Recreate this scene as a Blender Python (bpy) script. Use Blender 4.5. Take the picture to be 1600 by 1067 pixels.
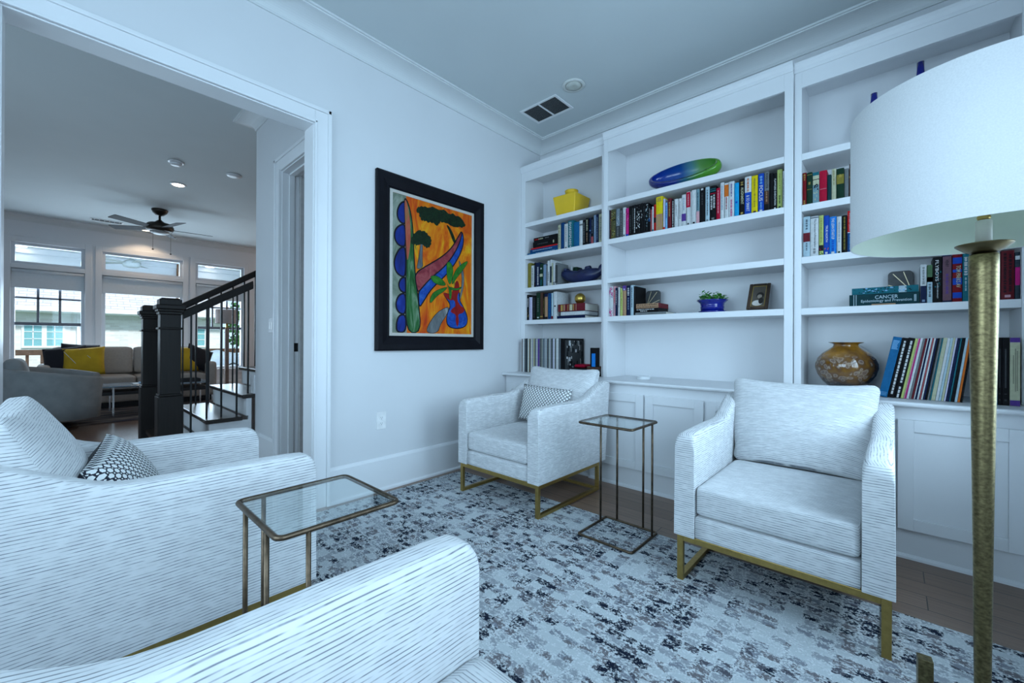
import bpy, bmesh, math, random
from mathutils import Vector, Matrix, noise as mnoise
for o in list(bpy.data.objects): bpy.data.objects.remove(o)
SC = bpy.context.scene
COL = SC.collection
PI = math.pi
# ------------------------------------------------------------------ camera
CAM = Vector((2.667, -3.318, 1.05))
YAW, PITCH, ROLL, FPX = 0.743216, 0.001648, 0.0043826, 648.04
fw = Vector((-math.sin(YAW)*math.cos(PITCH), math.cos(YAW)*math.cos(PITCH), math.sin(PITCH)))
r0 = fw.cross(Vector((0, 0, 1))).normalized(); u0 = r0.cross(fw)
rr = r0*math.cos(ROLL) + u0*math.sin(ROLL); uu = -r0*math.sin(ROLL) + u0*math.cos(ROLL)
cd = bpy.data.cameras.new('camera'); cam = bpy.data.objects.new('camera', cd); COL.objects.link(cam)
cd.sensor_width = 36; cd.sensor_fit = 'HORIZONTAL'; cd.lens = FPX/1600*36; cd.clip_start = 0.02; cd.clip_end = 200
M = Matrix.Identity(4)
for i in range(3): M[i][0] = rr[i]; M[i][1] = uu[i]; M[i][2] = -fw[i]; M[i][3] = CAM[i]
cam.matrix_world = M
SC.camera = cam
# ------------------------------------------------------------------ look, world, daylight
SC.view_settings.view_transform = 'Standard'; SC.view_settings.look = 'None'
SC.view_settings.gamma = 1; SC.view_settings.use_curve_mapping = False
SC.view_settings.exposure = 0.0
W = bpy.data.worlds.new('world'); SC.world = W; W.use_nodes = True
bg = W.node_tree.nodes['Background']; bg.inputs[0].default_value = (0.62, 0.83, 1.0, 1); bg.inputs[1].default_value = 1.3

def area(name, loc, rot, sx, sy, power, color):
    l = bpy.data.lights.new(name, 'AREA'); l.shape = 'RECTANGLE'; l.size = sx; l.size_y = sy; l.energy = power; l.color = color
    o = bpy.data.objects.new(name, l); COL.objects.link(o); o.location = loc; o.rotation_euler = rot; return o
DAY = (0.60, 0.82, 1.0)
area('daylight_east_window', (4.10, -3.05, 1.75), (0, PI/2-.32, 0), 2.2, 2.0, 90, DAY)
area('daylight_east_window', (4.10, -1.30, 1.75), (0, PI/2-.32, 0), 2.2, 1.8, 122, DAY)
area('daylight_south_window', (1.60, -5.70, 1.80), (PI/2-.30, 0, 0), 3.0, 2.2, 118, DAY)
area('daylight_hall_window', (-1.55, -5.75, 1.6), (PI/2-.2, 0, 0), 2.0, 2.2, 36, DAY)
area('daylight_living_window', (-7.95, -3.44, 1.5), (0, -PI/2, 0), 1.9, 0.8, 52, (.66, .84, 1.0))
area('daylight_living_window', (-7.95, -2.26, 1.5), (0, -PI/2, 0), 1.9, 1.1, 70, (.66, .84, 1.0))
area('daylight_living_window', (-7.95, -1.08, 1.5), (0, -PI/2, 0), 1.9, 0.8, 52, (.66, .84, 1.0))
sl = bpy.data.lights.new('sunlight', 'SUN'); sl.energy = 5.0; sl.angle = 0.1; sl.color = (1, .97, .92)
so = bpy.data.objects.new('sunlight', sl); COL.objects.link(so); so.rotation_euler = (math.radians(40), 0, math.radians(100))
H = 3.05   # ceiling
# ------------------------------------------------------------------ materials
MATS = {}
def lin(c): return tuple((x/12.92 if x <= .04045 else ((x+.055)/1.055)**2.4) for x in c)
def new_mat(name):
    m = bpy.data.materials.new(name); m.use_nodes = True; nt = m.node_tree
    return m, nt, nt.nodes['Principled BSDF']
def N(nt, t, **kw):
    n = nt.nodes.new(t)
    for k, v in kw.items():
        if k.startswith('i_'):
            n.inputs[int(k[2:]) if k[2:].isdigit() else k[2:]].default_value = v
        else: setattr(n, k, v)
    return n
def mathn(nt, op, a, b=None, c=None, clamp=False):
    n = nt.nodes.new('ShaderNodeMath'); n.operation = op; n.use_clamp = clamp
    for i, v in enumerate((a, b, c)):
        if v is None: continue
        if isinstance(v, (int, float)): n.inputs[i].default_value = v
        else: nt.links.new(v, n.inputs[i])
    return n.outputs[0]
def ramp(nt, fac, stops, interp='LINEAR'):
    n = nt.nodes.new('ShaderNodeValToRGB'); cr = n.color_ramp; cr.interpolation = interp
    while len(cr.elements) < len(stops): cr.elements.new(.5)
    for e, (p, c) in zip(cr.elements, stops):
        e.position = p; e.color = (*c, 1) if len(c) == 3 else c
    nt.links.new(fac, n.inputs[0]); return n.outputs[0]
def mixc(nt, fac, a, b):
    n = nt.nodes.new('ShaderNodeMix'); n.data_type = 'RGBA'
    for s, v in ((n.inputs[0], fac), (n.inputs[6], a), (n.inputs[7], b)):
        if isinstance(v, tuple): s.default_value = (*v, 1) if len(v) == 3 else v
        elif isinstance(v, (int, float)): s.default_value = v
        else: nt.links.new(v, s)
    return n.outputs[2]
def plain(name, c, rough=.5, metal=0., var=.06, scale=30., bump=0., coat=0., spec=None):
    """single colour with a faint procedural mottling"""
    if name in MATS: return MATS[name]
    m, nt, p = new_mat(name)
    tc = N(nt, 'ShaderNodeTexCoord'); nz = N(nt, 'ShaderNodeTexNoise'); nz.inputs['Scale'].default_value = scale
    nz.inputs['Detail'].default_value = 3
    nt.links.new(tc.outputs['Object'], nz.inputs['Vector'])
    lo = tuple(max(0, x*(1-var)) for x in c); hi = tuple(min(1, x*(1+var)) for x in c)
    nt.links.new(ramp(nt, nz.outputs[0], [(.3, lo), (.7, hi)]), p.inputs['Base Color'])
    p.inputs['Roughness'].default_value = rough; p.inputs['Metallic'].default_value = metal
    if coat: p.inputs['Coat Weight'].default_value = coat
    if spec is not None: p.inputs['Specular IOR Level'].default_value = spec
    if bump:
        b = N(nt, 'ShaderNodeBump'); b.inputs['Strength'].default_value = bump; b.inputs['Distance'].default_value = .002
        nt.links.new(nz.outputs[0], b.inputs['Height']); nt.links.new(b.outputs[0], p.inputs['Normal'])
    MATS[name] = m; return m
def emit(name, c, s):
    if name in MATS: return MATS[name]
    m, nt, p = new_mat(name); p.inputs['Base Color'].default_value = (*c, 1)
    p.inputs['Emission Color'].default_value = (*c, 1); p.inputs['Emission Strength'].default_value = s
    MATS[name] = m; return m
def glass_pane(name, tint, gloss=.1):
    if name in MATS: return MATS[name]
    m = bpy.data.materials.new(name); m.use_nodes = True; nt = m.node_tree; nt.nodes.clear()
    o = N(nt, 'ShaderNodeOutputMaterial'); t = N(nt, 'ShaderNodeBsdfTransparent'); g = N(nt, 'ShaderNodeBsdfGlossy')
    t.inputs[0].default_value = (*tint, 1); g.inputs['Roughness'].default_value = .03
    mx = N(nt, 'ShaderNodeMixShader'); lw_ = N(nt, 'ShaderNodeLayerWeight'); lw_.inputs[0].default_value = .5
    f = mathn(nt, 'ADD', mathn(nt, 'MULTIPLY', mathn(nt, 'POWER', lw_.outputs['Facing'], 4.), .65), gloss, clamp=True)
    nt.links.new(f, mx.inputs[0]); nt.links.new(t.outputs[0], mx.inputs[1]); nt.links.new(g.outputs[0], mx.inputs[2])
    nt.links.new(mx.outputs[0], o.inputs[0]); MATS[name] = m; return m
WALL = plain('wall_paint', (.67, .68, .70), .75, var=.012, scale=3)
CEIL = plain('ceiling_paint', (.58, .625, .635), .85, var=.012, scale=3)
TRIM = plain('trim_paint', (.76, .77, .79), .38, var=.01, scale=5)
CAB = plain('cabinet_paint', (.70, .71, .73), .42, var=.01, scale=5)
BRASS = plain('satin_brass', (.42, .29, .095), .36, .95, .10, 60)
BRONZE = plain('aged_bronze', (.115, .082, .055), .38, .9, .35, 40)
DARKWOOD = None
BLACKMETAL = plain('black_metal', (.012, .012, .014), .45, .4)
PAPER = plain('page_paper', (.62, .60, .54), .9, var=.08, scale=200)
GLASS = glass_pane('table_glass', (.93, .97, .97), .05)
PANE = glass_pane('window_glass', (.95, .98, 1.0), .02)
CHROME = plain('polished_steel', (.6, .6, .62), .2, 1.)

def m_fabric():
    m, nt, p = new_mat('slub_stripe_fabric')
    uv = N(nt, 'ShaderNodeUVMap'); sp = N(nt, 'ShaderNodeSeparateXYZ'); nt.links.new(uv.outputs[0], sp.inputs[0])
    u, v = sp.outputs[0], sp.outputs[1]
    nz = N(nt, 'ShaderNodeTexNoise'); nz.inputs['Scale'].default_value = 7; nz.inputs['Detail'].default_value = 1.5
    nt.links.new(uv.outputs[0], nz.inputs['Vector'])
    wob = mathn(nt, 'MULTIPLY', nz.outputs[0], .8)
    row = mathn(nt, 'ADD', mathn(nt, 'MULTIPLY', v, 112.), wob)
    idx = mathn(nt, 'FLOOR', row); fr = mathn(nt, 'FRACT', row)
    d = mathn(nt, 'ABSOLUTE', mathn(nt, 'SUBTRACT', fr, .5))
    cb = N(nt, 'ShaderNodeCombineXYZ'); nt.links.new(mathn(nt, 'MULTIPLY', u, 17.), cb.inputs[0]); nt.links.new(mathn(nt, 'MULTIPLY', idx, 3.73), cb.inputs[1])
    dn = N(nt, 'ShaderNodeTexNoise'); dn.inputs['Scale'].default_value = 1.0; dn.inputs['Detail'].default_value = 2.5; dn.inputs['Roughness'].default_value = .7
    nt.links.new(cb.outputs[0], dn.inputs['Vector'])
    dash = N(nt, 'ShaderNodeMapRange'); dash.inputs[1].default_value = .35; dash.inputs[2].default_value = .58; nt.links.new(dn.outputs[0], dash.inputs[0])
    ln = N(nt, 'ShaderNodeMapRange'); ln.inputs[1].default_value = .175; ln.inputs[2].default_value = .05; nt.links.new(d, ln.inputs[0])
    mask = mathn(nt, 'MULTIPLY', dash.outputs[0], ln.outputs[0], clamp=True)
    big = N(nt, 'ShaderNodeTexNoise'); big.inputs['Scale'].default_value = 25; nt.links.new(uv.outputs[0], big.inputs['Vector'])
    base = ramp(nt, big.outputs[0], [(.3, (.61, .615, .625)), (.7, (.67, .68, .69))])
    nt.links.new(mixc(nt, mathn(nt, 'MULTIPLY', mask, .86), base, (.12, .13, .16)), p.inputs['Base Color'])
    p.inputs['Roughness'].default_value = .9; p.inputs['Specular IOR Level'].default_value = .15
    p.inputs['Sheen Weight'].default_value = .15
    b = N(nt, 'ShaderNodeBump'); b.inputs['Strength'].default_value = .35; b.inputs['Distance'].default_value = .002; b.invert = True
    nt.links.new(mask, b.inputs['Height']); nt.links.new(b.outputs[0], p.inputs['Normal'])
    return m
FABRIC = m_fabric()
def m_hexpillow():
    m, nt, p = new_mat('hexagon_print_fabric')
    uv = N(nt, 'ShaderNodeUVMap')
    def spots(off, rad, hexa):
        mp = N(nt, 'ShaderNodeMapping'); mp.inputs['Location'].default_value = off
        mp.inputs['Scale'].default_value = (38, 38, 1); nt.links.new(uv.outputs[0], mp.inputs[0])
        vo = N(nt, 'ShaderNodeVectorMath', operation='FRACTION'); nt.links.new(mp.outputs[0], vo.inputs[0])
        s = N(nt, 'ShaderNodeSeparateXYZ'); nt.links.new(vo.outputs[0], s.inputs[0])
        x = mathn(nt, 'ABSOLUTE', mathn(nt, 'SUBTRACT', s.outputs[0], .5)); y = mathn(nt, 'ABSOLUTE', mathn(nt, 'SUBTRACT', s.outputs[1], .5))
        h = mathn(nt, 'MAXIMUM', x, mathn(nt, 'ADD', mathn(nt, 'MULTIPLY', x, .5), mathn(nt, 'MULTIPLY', y, .866)))
        return mathn(nt, 'LESS_THAN', h, rad)
    a = spots((0, 0, 0), .27, 1); b = spots((.5, .5, 0), .27, 1); c = spots((.5, 0, 0), .085, 0); d = spots((0, .5, 0), .085, 0)
    k = mathn(nt, 'MAXIMUM', mathn(nt, 'MAXIMUM', a, b), mathn(nt, 'MAXIMUM', c, d))
    nt.links.new(mixc(nt, k, (.012, .014, .028), (.78, .80, .80)), p.inputs['Base Color']); p.inputs['Roughness'].default_value = .85
    return m
HEXP = m_hexpillow()
def m_wood(name, a, b, c, plank=(1.6, .13), rough=.3, axis='X', gap=.004, coord='Object', bs=.25):
    m, nt, p = new_mat(name)
    tc = N(nt, 'ShaderNodeTexCoord')
    mp = N(nt, 'ShaderNodeMapping'); nt.links.new(tc.outputs[coord], mp.inputs[0])
    if axis == 'Y': mp.inputs['Rotation'].default_value = (0, 0, PI/2)
    br = N(nt, 'ShaderNodeTexBrick'); br.offset = .37; br.inputs['Scale'].default_value = 1
    br.inputs['Brick Width'].default_value = plank[0]; br.inputs['Row Height'].default_value = plank[1]
    br.inputs['Mortar Size'].default_value = gap/2; br.inputs['Mortar Smooth'].default_value = .2
    br.inputs['Color1'].default_value = (*a, 1); br.inputs['Color2'].default_value = (*b, 1); br.inputs['Mortar'].default_value = (.01, .008, .007, 1)
    nt.links.new(mp.outputs[0], br.inputs[0])
    m2 = N(nt, 'ShaderNodeMapping'); m2.inputs['Scale'].default_value = (1.5, 28, 1); nt.links.new(mp.outputs[0], m2.inputs[0])
    g = N(nt, 'ShaderNodeTexNoise'); g.inputs['Scale'].default_value = 2.2; g.inputs['Detail'].default_value = 6; g.inputs['Distortion'].default_value = .6
    nt.links.new(m2.outputs[0], g.inputs[0])
    f = N(nt, 'ShaderNodeMapRange'); f.inputs[1].default_value = .35; f.inputs[2].default_value = .75; nt.links.new(g.outputs[0], f.inputs[0])
    nt.links.new(mixc(nt, mathn(nt, 'MULTIPLY', f.outputs[0], .55), br.outputs[0], c), p.inputs['Base Color'])
    p.inputs['Roughness'].default_value = rough
    bm = N(nt, 'ShaderNodeBump'); bm.inputs['Strength'].default_value = bs; bm.inputs['Distance'].default_value = .002
    nt.links.new(mathn(nt, 'SUBTRACT', mathn(nt, 'MULTIPLY', g.outputs[0], .3), br.outputs['Fac']), bm.inputs['Height']); nt.links.new(bm.outputs[0], p.inputs['Normal'])
    return m
FLOORM = m_wood('oak_plank_floor', (.20, .125, .09), (.26, .165, .12), (.11, .068, .05), (1.7, .125), .34, 'X')
HALLFLOOR = m_wood('hall_plank_floor', (.17, .105, .078), (.22, .14, .105), (.09, .056, .042), (1.7, .125), .20, 'X', bs=.06)
DARKWOOD = m_wood('ebony_stained_oak', (.016, .013, .012), (.020, .016, .015), (.006, .005, .005), (9, 9), .5, 'X', 0); DARKWOOD.node_tree.nodes['Principled BSDF'].inputs['Specular IOR Level'].default_value = .22
TREAD = m_wood('dark_tread_wood', (.026, .020, .017), (.032, .025, .021), (.02, .016, .014), (9, 9), .28, 'X', 0)
def m_rug():
    m, nt, p = new_mat('distressed_rug')
    tc = N(nt, 'ShaderNodeTexCoord')
    wn = N(nt, 'ShaderNodeTexNoise'); wn.inputs['Scale'].default_value = 34; wn.inputs['Detail'].default_value = 4; wn.inputs['Roughness'].default_value = .7
    nt.links.new(tc.outputs['Object'], wn.inputs['Vector'])
    dv = N(nt, 'ShaderNodeVectorMath', operation='MULTIPLY_ADD'); dv.inputs[1].default_value = (.030, .018, 0); nt.links.new(wn.outputs['Color'], dv.inputs[0]); nt.links.new(tc.outputs['Object'], dv.inputs[2])
    mp = N(nt, 'ShaderNodeMapping'); mp.inputs['Scale'].default_value = (1/.056, 1/.036, 1); nt.links.new(dv.outputs[0], mp.inputs[0])
    # offset alternate rows a little at random
    s0 = N(nt, 'ShaderNodeSeparateXYZ'); nt.links.new(mp.outputs[0], s0.inputs[0])
    ry = mathn(nt, 'FLOOR', s0.outputs[1])
    wr = N(nt, 'ShaderNodeTexWhiteNoise', noise_dimensions='1D'); nt.links.new(mathn(nt, 'FLOOR', mathn(nt, 'MULTIPLY', ry, .25)), wr.inputs['W'])
    x2 = mathn(nt, 'ADD', s0.outputs[0], mathn(nt, 'MULTIPLY', wr.outputs[0], .6))
    ix = mathn(nt, 'FLOOR', x2); fx = mathn(nt, 'SUBTRACT', mathn(nt, 'FRACT', x2), .5); fy = mathn(nt, 'SUBTRACT', mathn(nt, 'FRACT', s0.outputs[1]), .5)
    cb = N(nt, 'ShaderNodeCombineXYZ'); nt.links.new(ix, cb.inputs[0]); nt.links.new(ry, cb.inputs[1])
    w = N(nt, 'ShaderNodeTexWhiteNoise', noise_dimensions='2D'); nt.links.new(cb.outputs[0], w.inputs['Vector'])
    ax = mathn(nt, 'ABSOLUTE', fx); ay = mathn(nt, 'ABSOLUTE', fy)
    box = mathn(nt, 'MAXIMUM', ax, ay)
    fine = N(nt, 'ShaderNodeTexNoise'); fine.inputs['Scale'].default_value = 120; fine.inputs['Detail'].default_value = 5; fine.inputs['Roughness'].default_value = .66
    nt.links.new(tc.outputs['Object'], fine.inputs['Vector'])
    edge = mathn(nt, 'ADD', box, mathn(nt, 'MULTIPLY', mathn(nt, 'SUBTRACT', fine.outputs[0], .5), 2.6))
    w2 = N(nt, 'ShaderNodeTexWhiteNoise', noise_dimensions='3D'); cb2 = N(nt, 'ShaderNodeCombineXYZ', i_2=7.3); nt.links.new(ix, cb2.inputs[0]); nt.links.new(ry, cb2.inputs[1]); nt.links.new(cb2.outputs[0], w2.inputs['Vector'])
    edge = mathn(nt, 'ADD', edge, mathn(nt, 'MULTIPLY', w2.outputs[0], .22))
    inside = N(nt, 'ShaderNodeMapRange'); inside.inputs[1].default_value = .64; inside.inputs[2].default_value = .46; nt.links.new(edge, inside.inputs[0])
    mpe = N(nt, 'ShaderNodeMapping'); mpe.inputs['Scale'].default_value = (1, 1.9, 1); nt.links.new(tc.outputs['Object'], mpe.inputs[0])
    er = N(nt, 'ShaderNodeTexNoise'); er.inputs['Scale'].default_value = 30; er.inputs['Detail'].default_value = 6; er.inputs['Roughness'].default_value = .75; nt.links.new(mpe.outputs[0], er.inputs['Vector'])
    em = N(nt, 'ShaderNodeMapRange'); em.inputs[1].default_value = .40; em.inputs[2].default_value = .47; nt.links.new(er.outputs[0], em.inputs[0])
    gone = mathn(nt, 'MULTIPLY', inside.outputs[0], em.outputs[0])
    reg = N(nt, 'ShaderNodeTexNoise'); reg.inputs['Scale'].default_value = 3.2; reg.inputs['Detail'].default_value = 2.5; nt.links.new(tc.outputs['Object'], reg.inputs['Vector'])
    t = mathn(nt, 'ADD', w.outputs[0], mathn(nt, 'MULTIPLY', mathn(nt, 'SUBTRACT', reg.outputs[0], .5), 1.9))
    cols = ramp(nt, t, [(.0, (.46, .50, .52)), (.20, (.28, .30, .33)), (.42, (.15, .14, .155)), (.56, (.20, .215, .25)), (.68, (.08, .08, .10)), (.78, (.010, .014, .03))], 'CONSTANT')
    f3 = N(nt, 'ShaderNodeTexNoise'); f3.inputs['Scale'].default_value = 160; f3.inputs['Detail'].default_value = 2; nt.links.new(tc.outputs['Object'], f3.inputs['Vector'])
    base = ramp(nt, f3.outputs[0], [(.33, (.38, .41, .43)), (.55, (.57, .60, .62)), (.7, (.64, .67, .69))])
    nt.links.new(mixc(nt, gone, base, cols), p.inputs['Base Color'])
    p.inputs['Roughness'].default_value = .95; p.inputs['Specular IOR Level'].default_value = .1
    b = N(nt, 'ShaderNodeBump'); b.inputs['Strength'].default_value = .5; b.inputs['Distance'].default_value = .003
    nt.links.new(f3.outputs[0], b.inputs['Height']); nt.links.new(b.outputs[0], p.inputs['Normal'])
    return m
RUG = m_rug()
def m_brick(name, c1, c2, mort, w=.2, h=.07):
    m, nt, p = new_mat(name); tc = N(nt, 'ShaderNodeTexCoord'); mp = N(nt, 'ShaderNodeMapping'); nt.links.new(tc.outputs['Object'], mp.inputs[0])
    mp.inputs['Rotation'].default_value = (PI/2, 0, PI/2)
    sx = N(nt, 'ShaderNodeSeparateXYZ'); nt.links.new(tc.outputs['Object'], sx.inputs[0]); cx = N(nt, 'ShaderNodeCombineXYZ')
    nt.links.new(sx.outputs[1], cx.inputs[0]); nt.links.new(sx.outputs[2], cx.inputs[1])
    br = N(nt, 'ShaderNodeTexBrick'); br.inputs['Scale'].default_value = 1; br.inputs['Brick Width'].default_value = w; br.inputs['Row Height'].default_value = h
    br.inputs['Mortar Size'].default_value = .008; br.inputs['Color1'].default_value = (*c1, 1); br.inputs['Color2'].default_value = (*c2, 1); br.inputs['Mortar'].default_value = (*mort, 1)
    nt.links.new(cx.outputs[0], br.inputs[0]); nt.links.new(br.outputs[0], p.inputs['Base Color']); p.inputs['Roughness'].default_value = .9
    return m
def m_brushed(name, a, b, scale=(220, 220, 9), rough=.38, metal=1.):
    m, nt, p = new_mat(name); tc = N(nt, 'ShaderNodeTexCoord'); mp = N(nt, 'ShaderNodeMapping'); mp.inputs['Scale'].default_value = scale
    nt.links.new(tc.outputs['Object'], mp.inputs[0]); nz = N(nt, 'ShaderNodeTexNoise'); nz.inputs['Scale'].default_value = 1; nz.inputs['Detail'].default_value = 4
    nt.links.new(mp.outputs[0], nz.inputs[0]); nt.links.new(ramp(nt, nz.outputs[0], [(.3, a), (.7, b)]), p.inputs['Base Color'])
    p.inputs['Roughness'].default_value = rough; p.inputs['Metallic'].default_value = metal
    bm = N(nt, 'ShaderNodeBump'); bm.inputs['Strength'].default_value = .3; bm.inputs['Distance'].default_value = .001
    nt.links.new(nz.outputs[0], bm.inputs['Height']); nt.links.new(bm.outputs[0], p.inputs['Normal']); return m
LAMPBRASS = m_brushed('hammered_antique_brass', (.12, .095, .048), (.28, .225, .11), (130, 130, 190), .38)
# ------------------------------------------------------------------ mesh building
class MB:
    def __init__(s): s.v = []; s.f = []; s.m = []; s.sm = []
    def add(s, vs, fs, mi=0, smooth=False):
        b = len(s.v); s.v += [tuple(p) for p in vs]; s.f += [tuple(b+i for i in f) for f in fs]; s.m += [mi]*len(fs); s.sm += [smooth]*len(fs); return s
    def box(s, x0, y0, z0, x1, y1, z1, mi=0):
        x0, x1 = sorted((x0, x1)); y0, y1 = sorted((y0, y1)); z0, z1 = sorted((z0, z1))
        v = [(x0, y0, z0), (x1, y0, z0), (x1, y1, z0), (x0, y1, z0), (x0, y0, z1), (x1, y0, z1), (x1, y1, z1), (x0, y1, z1)]
        return s.add(v, [(0, 3, 2, 1), (4, 5, 6, 7), (0, 1, 5, 4), (1, 2, 6, 5), (2, 3, 7, 6), (3, 0, 4, 7)], mi)
    def prism(s, poly, a, b, axis='X', mi=0, smooth=False):
        """poly: 2D points; axis X -> (y,z), Y -> (x,z), Z -> (x,y)"""
        def P(t, p): return {'X': (t, p[0], p[1]), 'Y': (p[0], t, p[1]), 'Z': (p[0], p[1], t)}[axis]
        n = len(poly); v = [P(a, p) for p in poly]+[P(b, p) for p in poly]
        base = len(s.v); s.v += v
        s.f.append(tuple(base+i for i in range(n))); s.f.append(tuple(base+n+i for i in reversed(range(n)))); s.m += [mi]*2; s.sm += [False]*2
        for i in range(n):
            j = (i+1) % n; s.f.append((base+i, base+n+i, base+n+j, base+j)); s.m.append(mi); s.sm.append(smooth)
        return s
    def tube(s, pts, r, n=10, mi=0, closed=False, caps=True):
        pts = [Vector(p) for p in pts]; R = r if isinstance(r, (list, tuple)) else [r]*len(pts); rings = []; up = None
        for i, p in enumerate(pts):
            a = pts[i-1] if (i > 0 or closed) else p; b = pts[(i+1) % len(pts)] if (i < len(pts)-1 or closed) else p
            t = (b-a).normalized()
            if up is None: up = Vector((0, 0, 1)) if abs(t.z) < .9 else Vector((1, 0, 0))
            x = t.cross(up)
            if x.length < 1e-4: x = t.cross(Vector((1, 0, 0)))
            x.normalize(); y = x.cross(t); up = y
            rings.append([p+(x*math.cos(2*PI*k/n)+y*math.sin(2*PI*k/n))*R[i] for k in range(n)])
        vs = [q for rg in rings for q in rg]; fs = []; L = len(rings)
        for i in range(L if closed else L-1):
            for k in range(n):
                a = i*n+k; b = i*n+(k+1) % n; c = ((i+1) % L)*n+(k+1) % n; d = ((i+1) % L)*n+k; fs.append((a, d, c, b))
        s.add(vs, fs, mi, True)
        if caps and not closed:
            b = len(s.v)-len(vs); s.f += [tuple(b+k for k in range(n)), tuple(b+(L-1)*n+k for k in reversed(range(n)))]; s.m += [mi]*2; s.sm += [False]*2
        return s
    def lathe(s, prof, cx=0, cy=0, n=32, mi=0, cap=True, ell=1.0):
        """prof: (r,z) bottom to top"""
        vs = []; L = len(prof)
        for r, z in prof:
            vs += [(cx+r*math.cos(2*PI*k/n), cy+r*ell*math.sin(2*PI*k/n), z) for k in range(n)]
        fs = [(i*n+k, i*n+(k+1) % n, (i+1)*n+(k+1) % n, (i+1)*n+k) for i in range(L-1) for k in range(n)]
        b = len(s.v); s.add(vs, fs, mi, True)
        if cap:
            s.f += [tuple(b+k for k in reversed(range(n))), tuple(b+(L-1)*n+k for k in range(n))]; s.m += [mi]*2; s.sm += [False]*2
        return s
    def soft(s, c, h, r, n=10, puff=(0, 0, 0), pinch=0., mi=0):
        """rounded box, half sizes h, corner radius r; puff bulges each face pair"""
        cache = {}; vs = []; fs = []
        def pt(p):
            key = tuple(round(q, 4) for q in p)
            if key in cache: return cache[key]
            q = [p[i]*h[i] for i in range(3)]
            inner = [max(-(h[i]-r), min(h[i]-r, q[i])) for i in range(3)]
            d = Vector([q[i]-inner[i] for i in range(3)])
            if d.length > 1e-9: d = d.normalized()*r
            w = [inner[i]+d[i] for i in range(3)]
            t = [w[i]/h[i] for i in range(3)]
            for i in range(3):
                j, k = (i+1) % 3, (i+2) % 3
                w[i] += puff[i]*t[i]*max(0, 1-t[j]**2)*max(0, 1-t[k]**2)
            cache[key] = len(vs); vs.append((w[0]+c[0], w[1]+c[1], w[2]+c[2])); return cache[key]
        g = [-1+2*i/n for i in range(n+1)]
        # denser near the rounded rim
        g = [math.copysign(abs(x)**.75, x) for x in g]
        for ax in range(3):
            for sg in (-1, 1):
                for i in range(n):
                    for j in range(n):
                        q = []
                        for (a, b) in ((i, j), (i+1, j), (i+1, j+1), (i, j+1)):
                            p = [0, 0, 0]; p[ax] = sg; p[(ax+1) % 3] = g[a]; p[(ax+2) % 3] = g[b]; q.append(pt(p))
                        fs.append(tuple(q) if sg > 0 else tuple(reversed(q)))
        return s.add(vs, fs, mi, True)
    def shift(s, d):
        s.v = [(p[0]+d[0], p[1]+d[1], p[2]+d[2]) for p in s.v]; return s
    def apply(s, fn): s.v = [tuple(fn(p)) for p in s.v]; return s
def build(name, mb, mats, parent=None, world=True, bevel=0, uvf=None, loc=None, bseg=2):
    """one mesh object; when it has a parent, its vertices are moved into the parent's frame"""
    vs = mb.v
    off = None
    if parent is not None and world:
        L = parent.location if parent.parent is None else parent.parent.location
        vs = [(p[0]-L[0], p[1]-L[1], p[2]-L[2]) for p in vs]
    elif loc is not None: vs = [(p[0]-loc[0], p[1]-loc[1], p[2]-loc[2]) for p in vs]
    me = bpy.data.meshes.new(name); me.from_pydata(vs, [], mb.f)
    if not isinstance(mats, (list, tuple)): mats = [mats]
    for m in mats: me.materials.append(m)
    me.polygons.foreach_set('material_index', mb.m); me.polygons.foreach_set('use_smooth', mb.sm)
    if uvf:
        uvl = me.uv_layers.new(name='UVMap')
        for poly in me.polygons:
            nrm = poly.normal
            for li in poly.loop_indices:
                uvl.data[li].uv = uvf(me.vertices[me.loops[li].vertex_index].co, nrm)
    me.update()
    o = bpy.data.objects.new(name, me); COL.objects.link(o)
    if parent is not None: o.parent = parent
    elif loc is not None: o.location = loc
    if bevel:
        b = o.modifiers.new('bevel', 'BEVEL'); b.width = bevel; b.segments = bseg; b.limit_method = 'ANGLE'; b.angle_limit = math.radians(40)
    return o
def tag(o, label, cat, group=None, kind=None):
    o['label'] = label; o['category'] = cat
    if group: o['group'] = group
    if kind: o['kind'] = kind
    return o
def thing(name, label, cat, loc=(0, 0, 0), rotz=0, group=None, rot=None):
    o = bpy.data.objects.new(name, None); COL.objects.link(o); o.empty_display_size = .05
    o.location = loc; o.rotation_euler = rot if rot else (0, 0, rotz)
    return tag(o, label, cat, group)
def struct(name, mb, m, parent=None, bevel=0):
    o = build(name, mb, m, parent, bevel=bevel)
    if parent is None: o['kind'] = 'structure'
    return o
def solo(name, mb, mats, label, cat, loc, group=None, **kw):
    return tag(build(name, mb, mats, None, loc=loc, **kw), label, cat, group)
def text_mb(s, size, width=None, height=None):
    """flat lettering in the XZ plane, facing -Y, centred on the origin"""
    cu = bpy.data.curves.new('t', 'FONT'); cu.body = s; cu.size = size; cu.align_x = 'CENTER'; cu.align_y = 'CENTER'; cu.resolution_u = 2
    cu.offset = size*.012
    ob = bpy.data.objects.new('t', cu); COL.objects.link(ob)
    bpy.context.view_layer.update()
    me = bpy.data.meshes.new_from_object(ob.evaluated_get(bpy.context.evaluated_depsgraph_get()))
    mb = MB(); xs = [v.co.x for v in me.vertices] or [0]; ys = [v.co.y for v in me.vertices] or [0]
    cx, cy = (min(xs)+max(xs))/2, (min(ys)+max(ys))/2; kx = ky = 1
    if width: kx = width/(max(xs)-min(xs)); ky = kx
    if height: ky = height/(max(ys)-min(ys)); kx = kx if width else ky
    mb.add([((v.co.x-cx)*kx, 0, (v.co.y-cy)*ky) for v in me.vertices], [tuple(p.vertices) for p in me.polygons])
    bpy.data.objects.remove(ob); bpy.data.curves.remove(cu); bpy.data.meshes.remove(me)
    return mb
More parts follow.
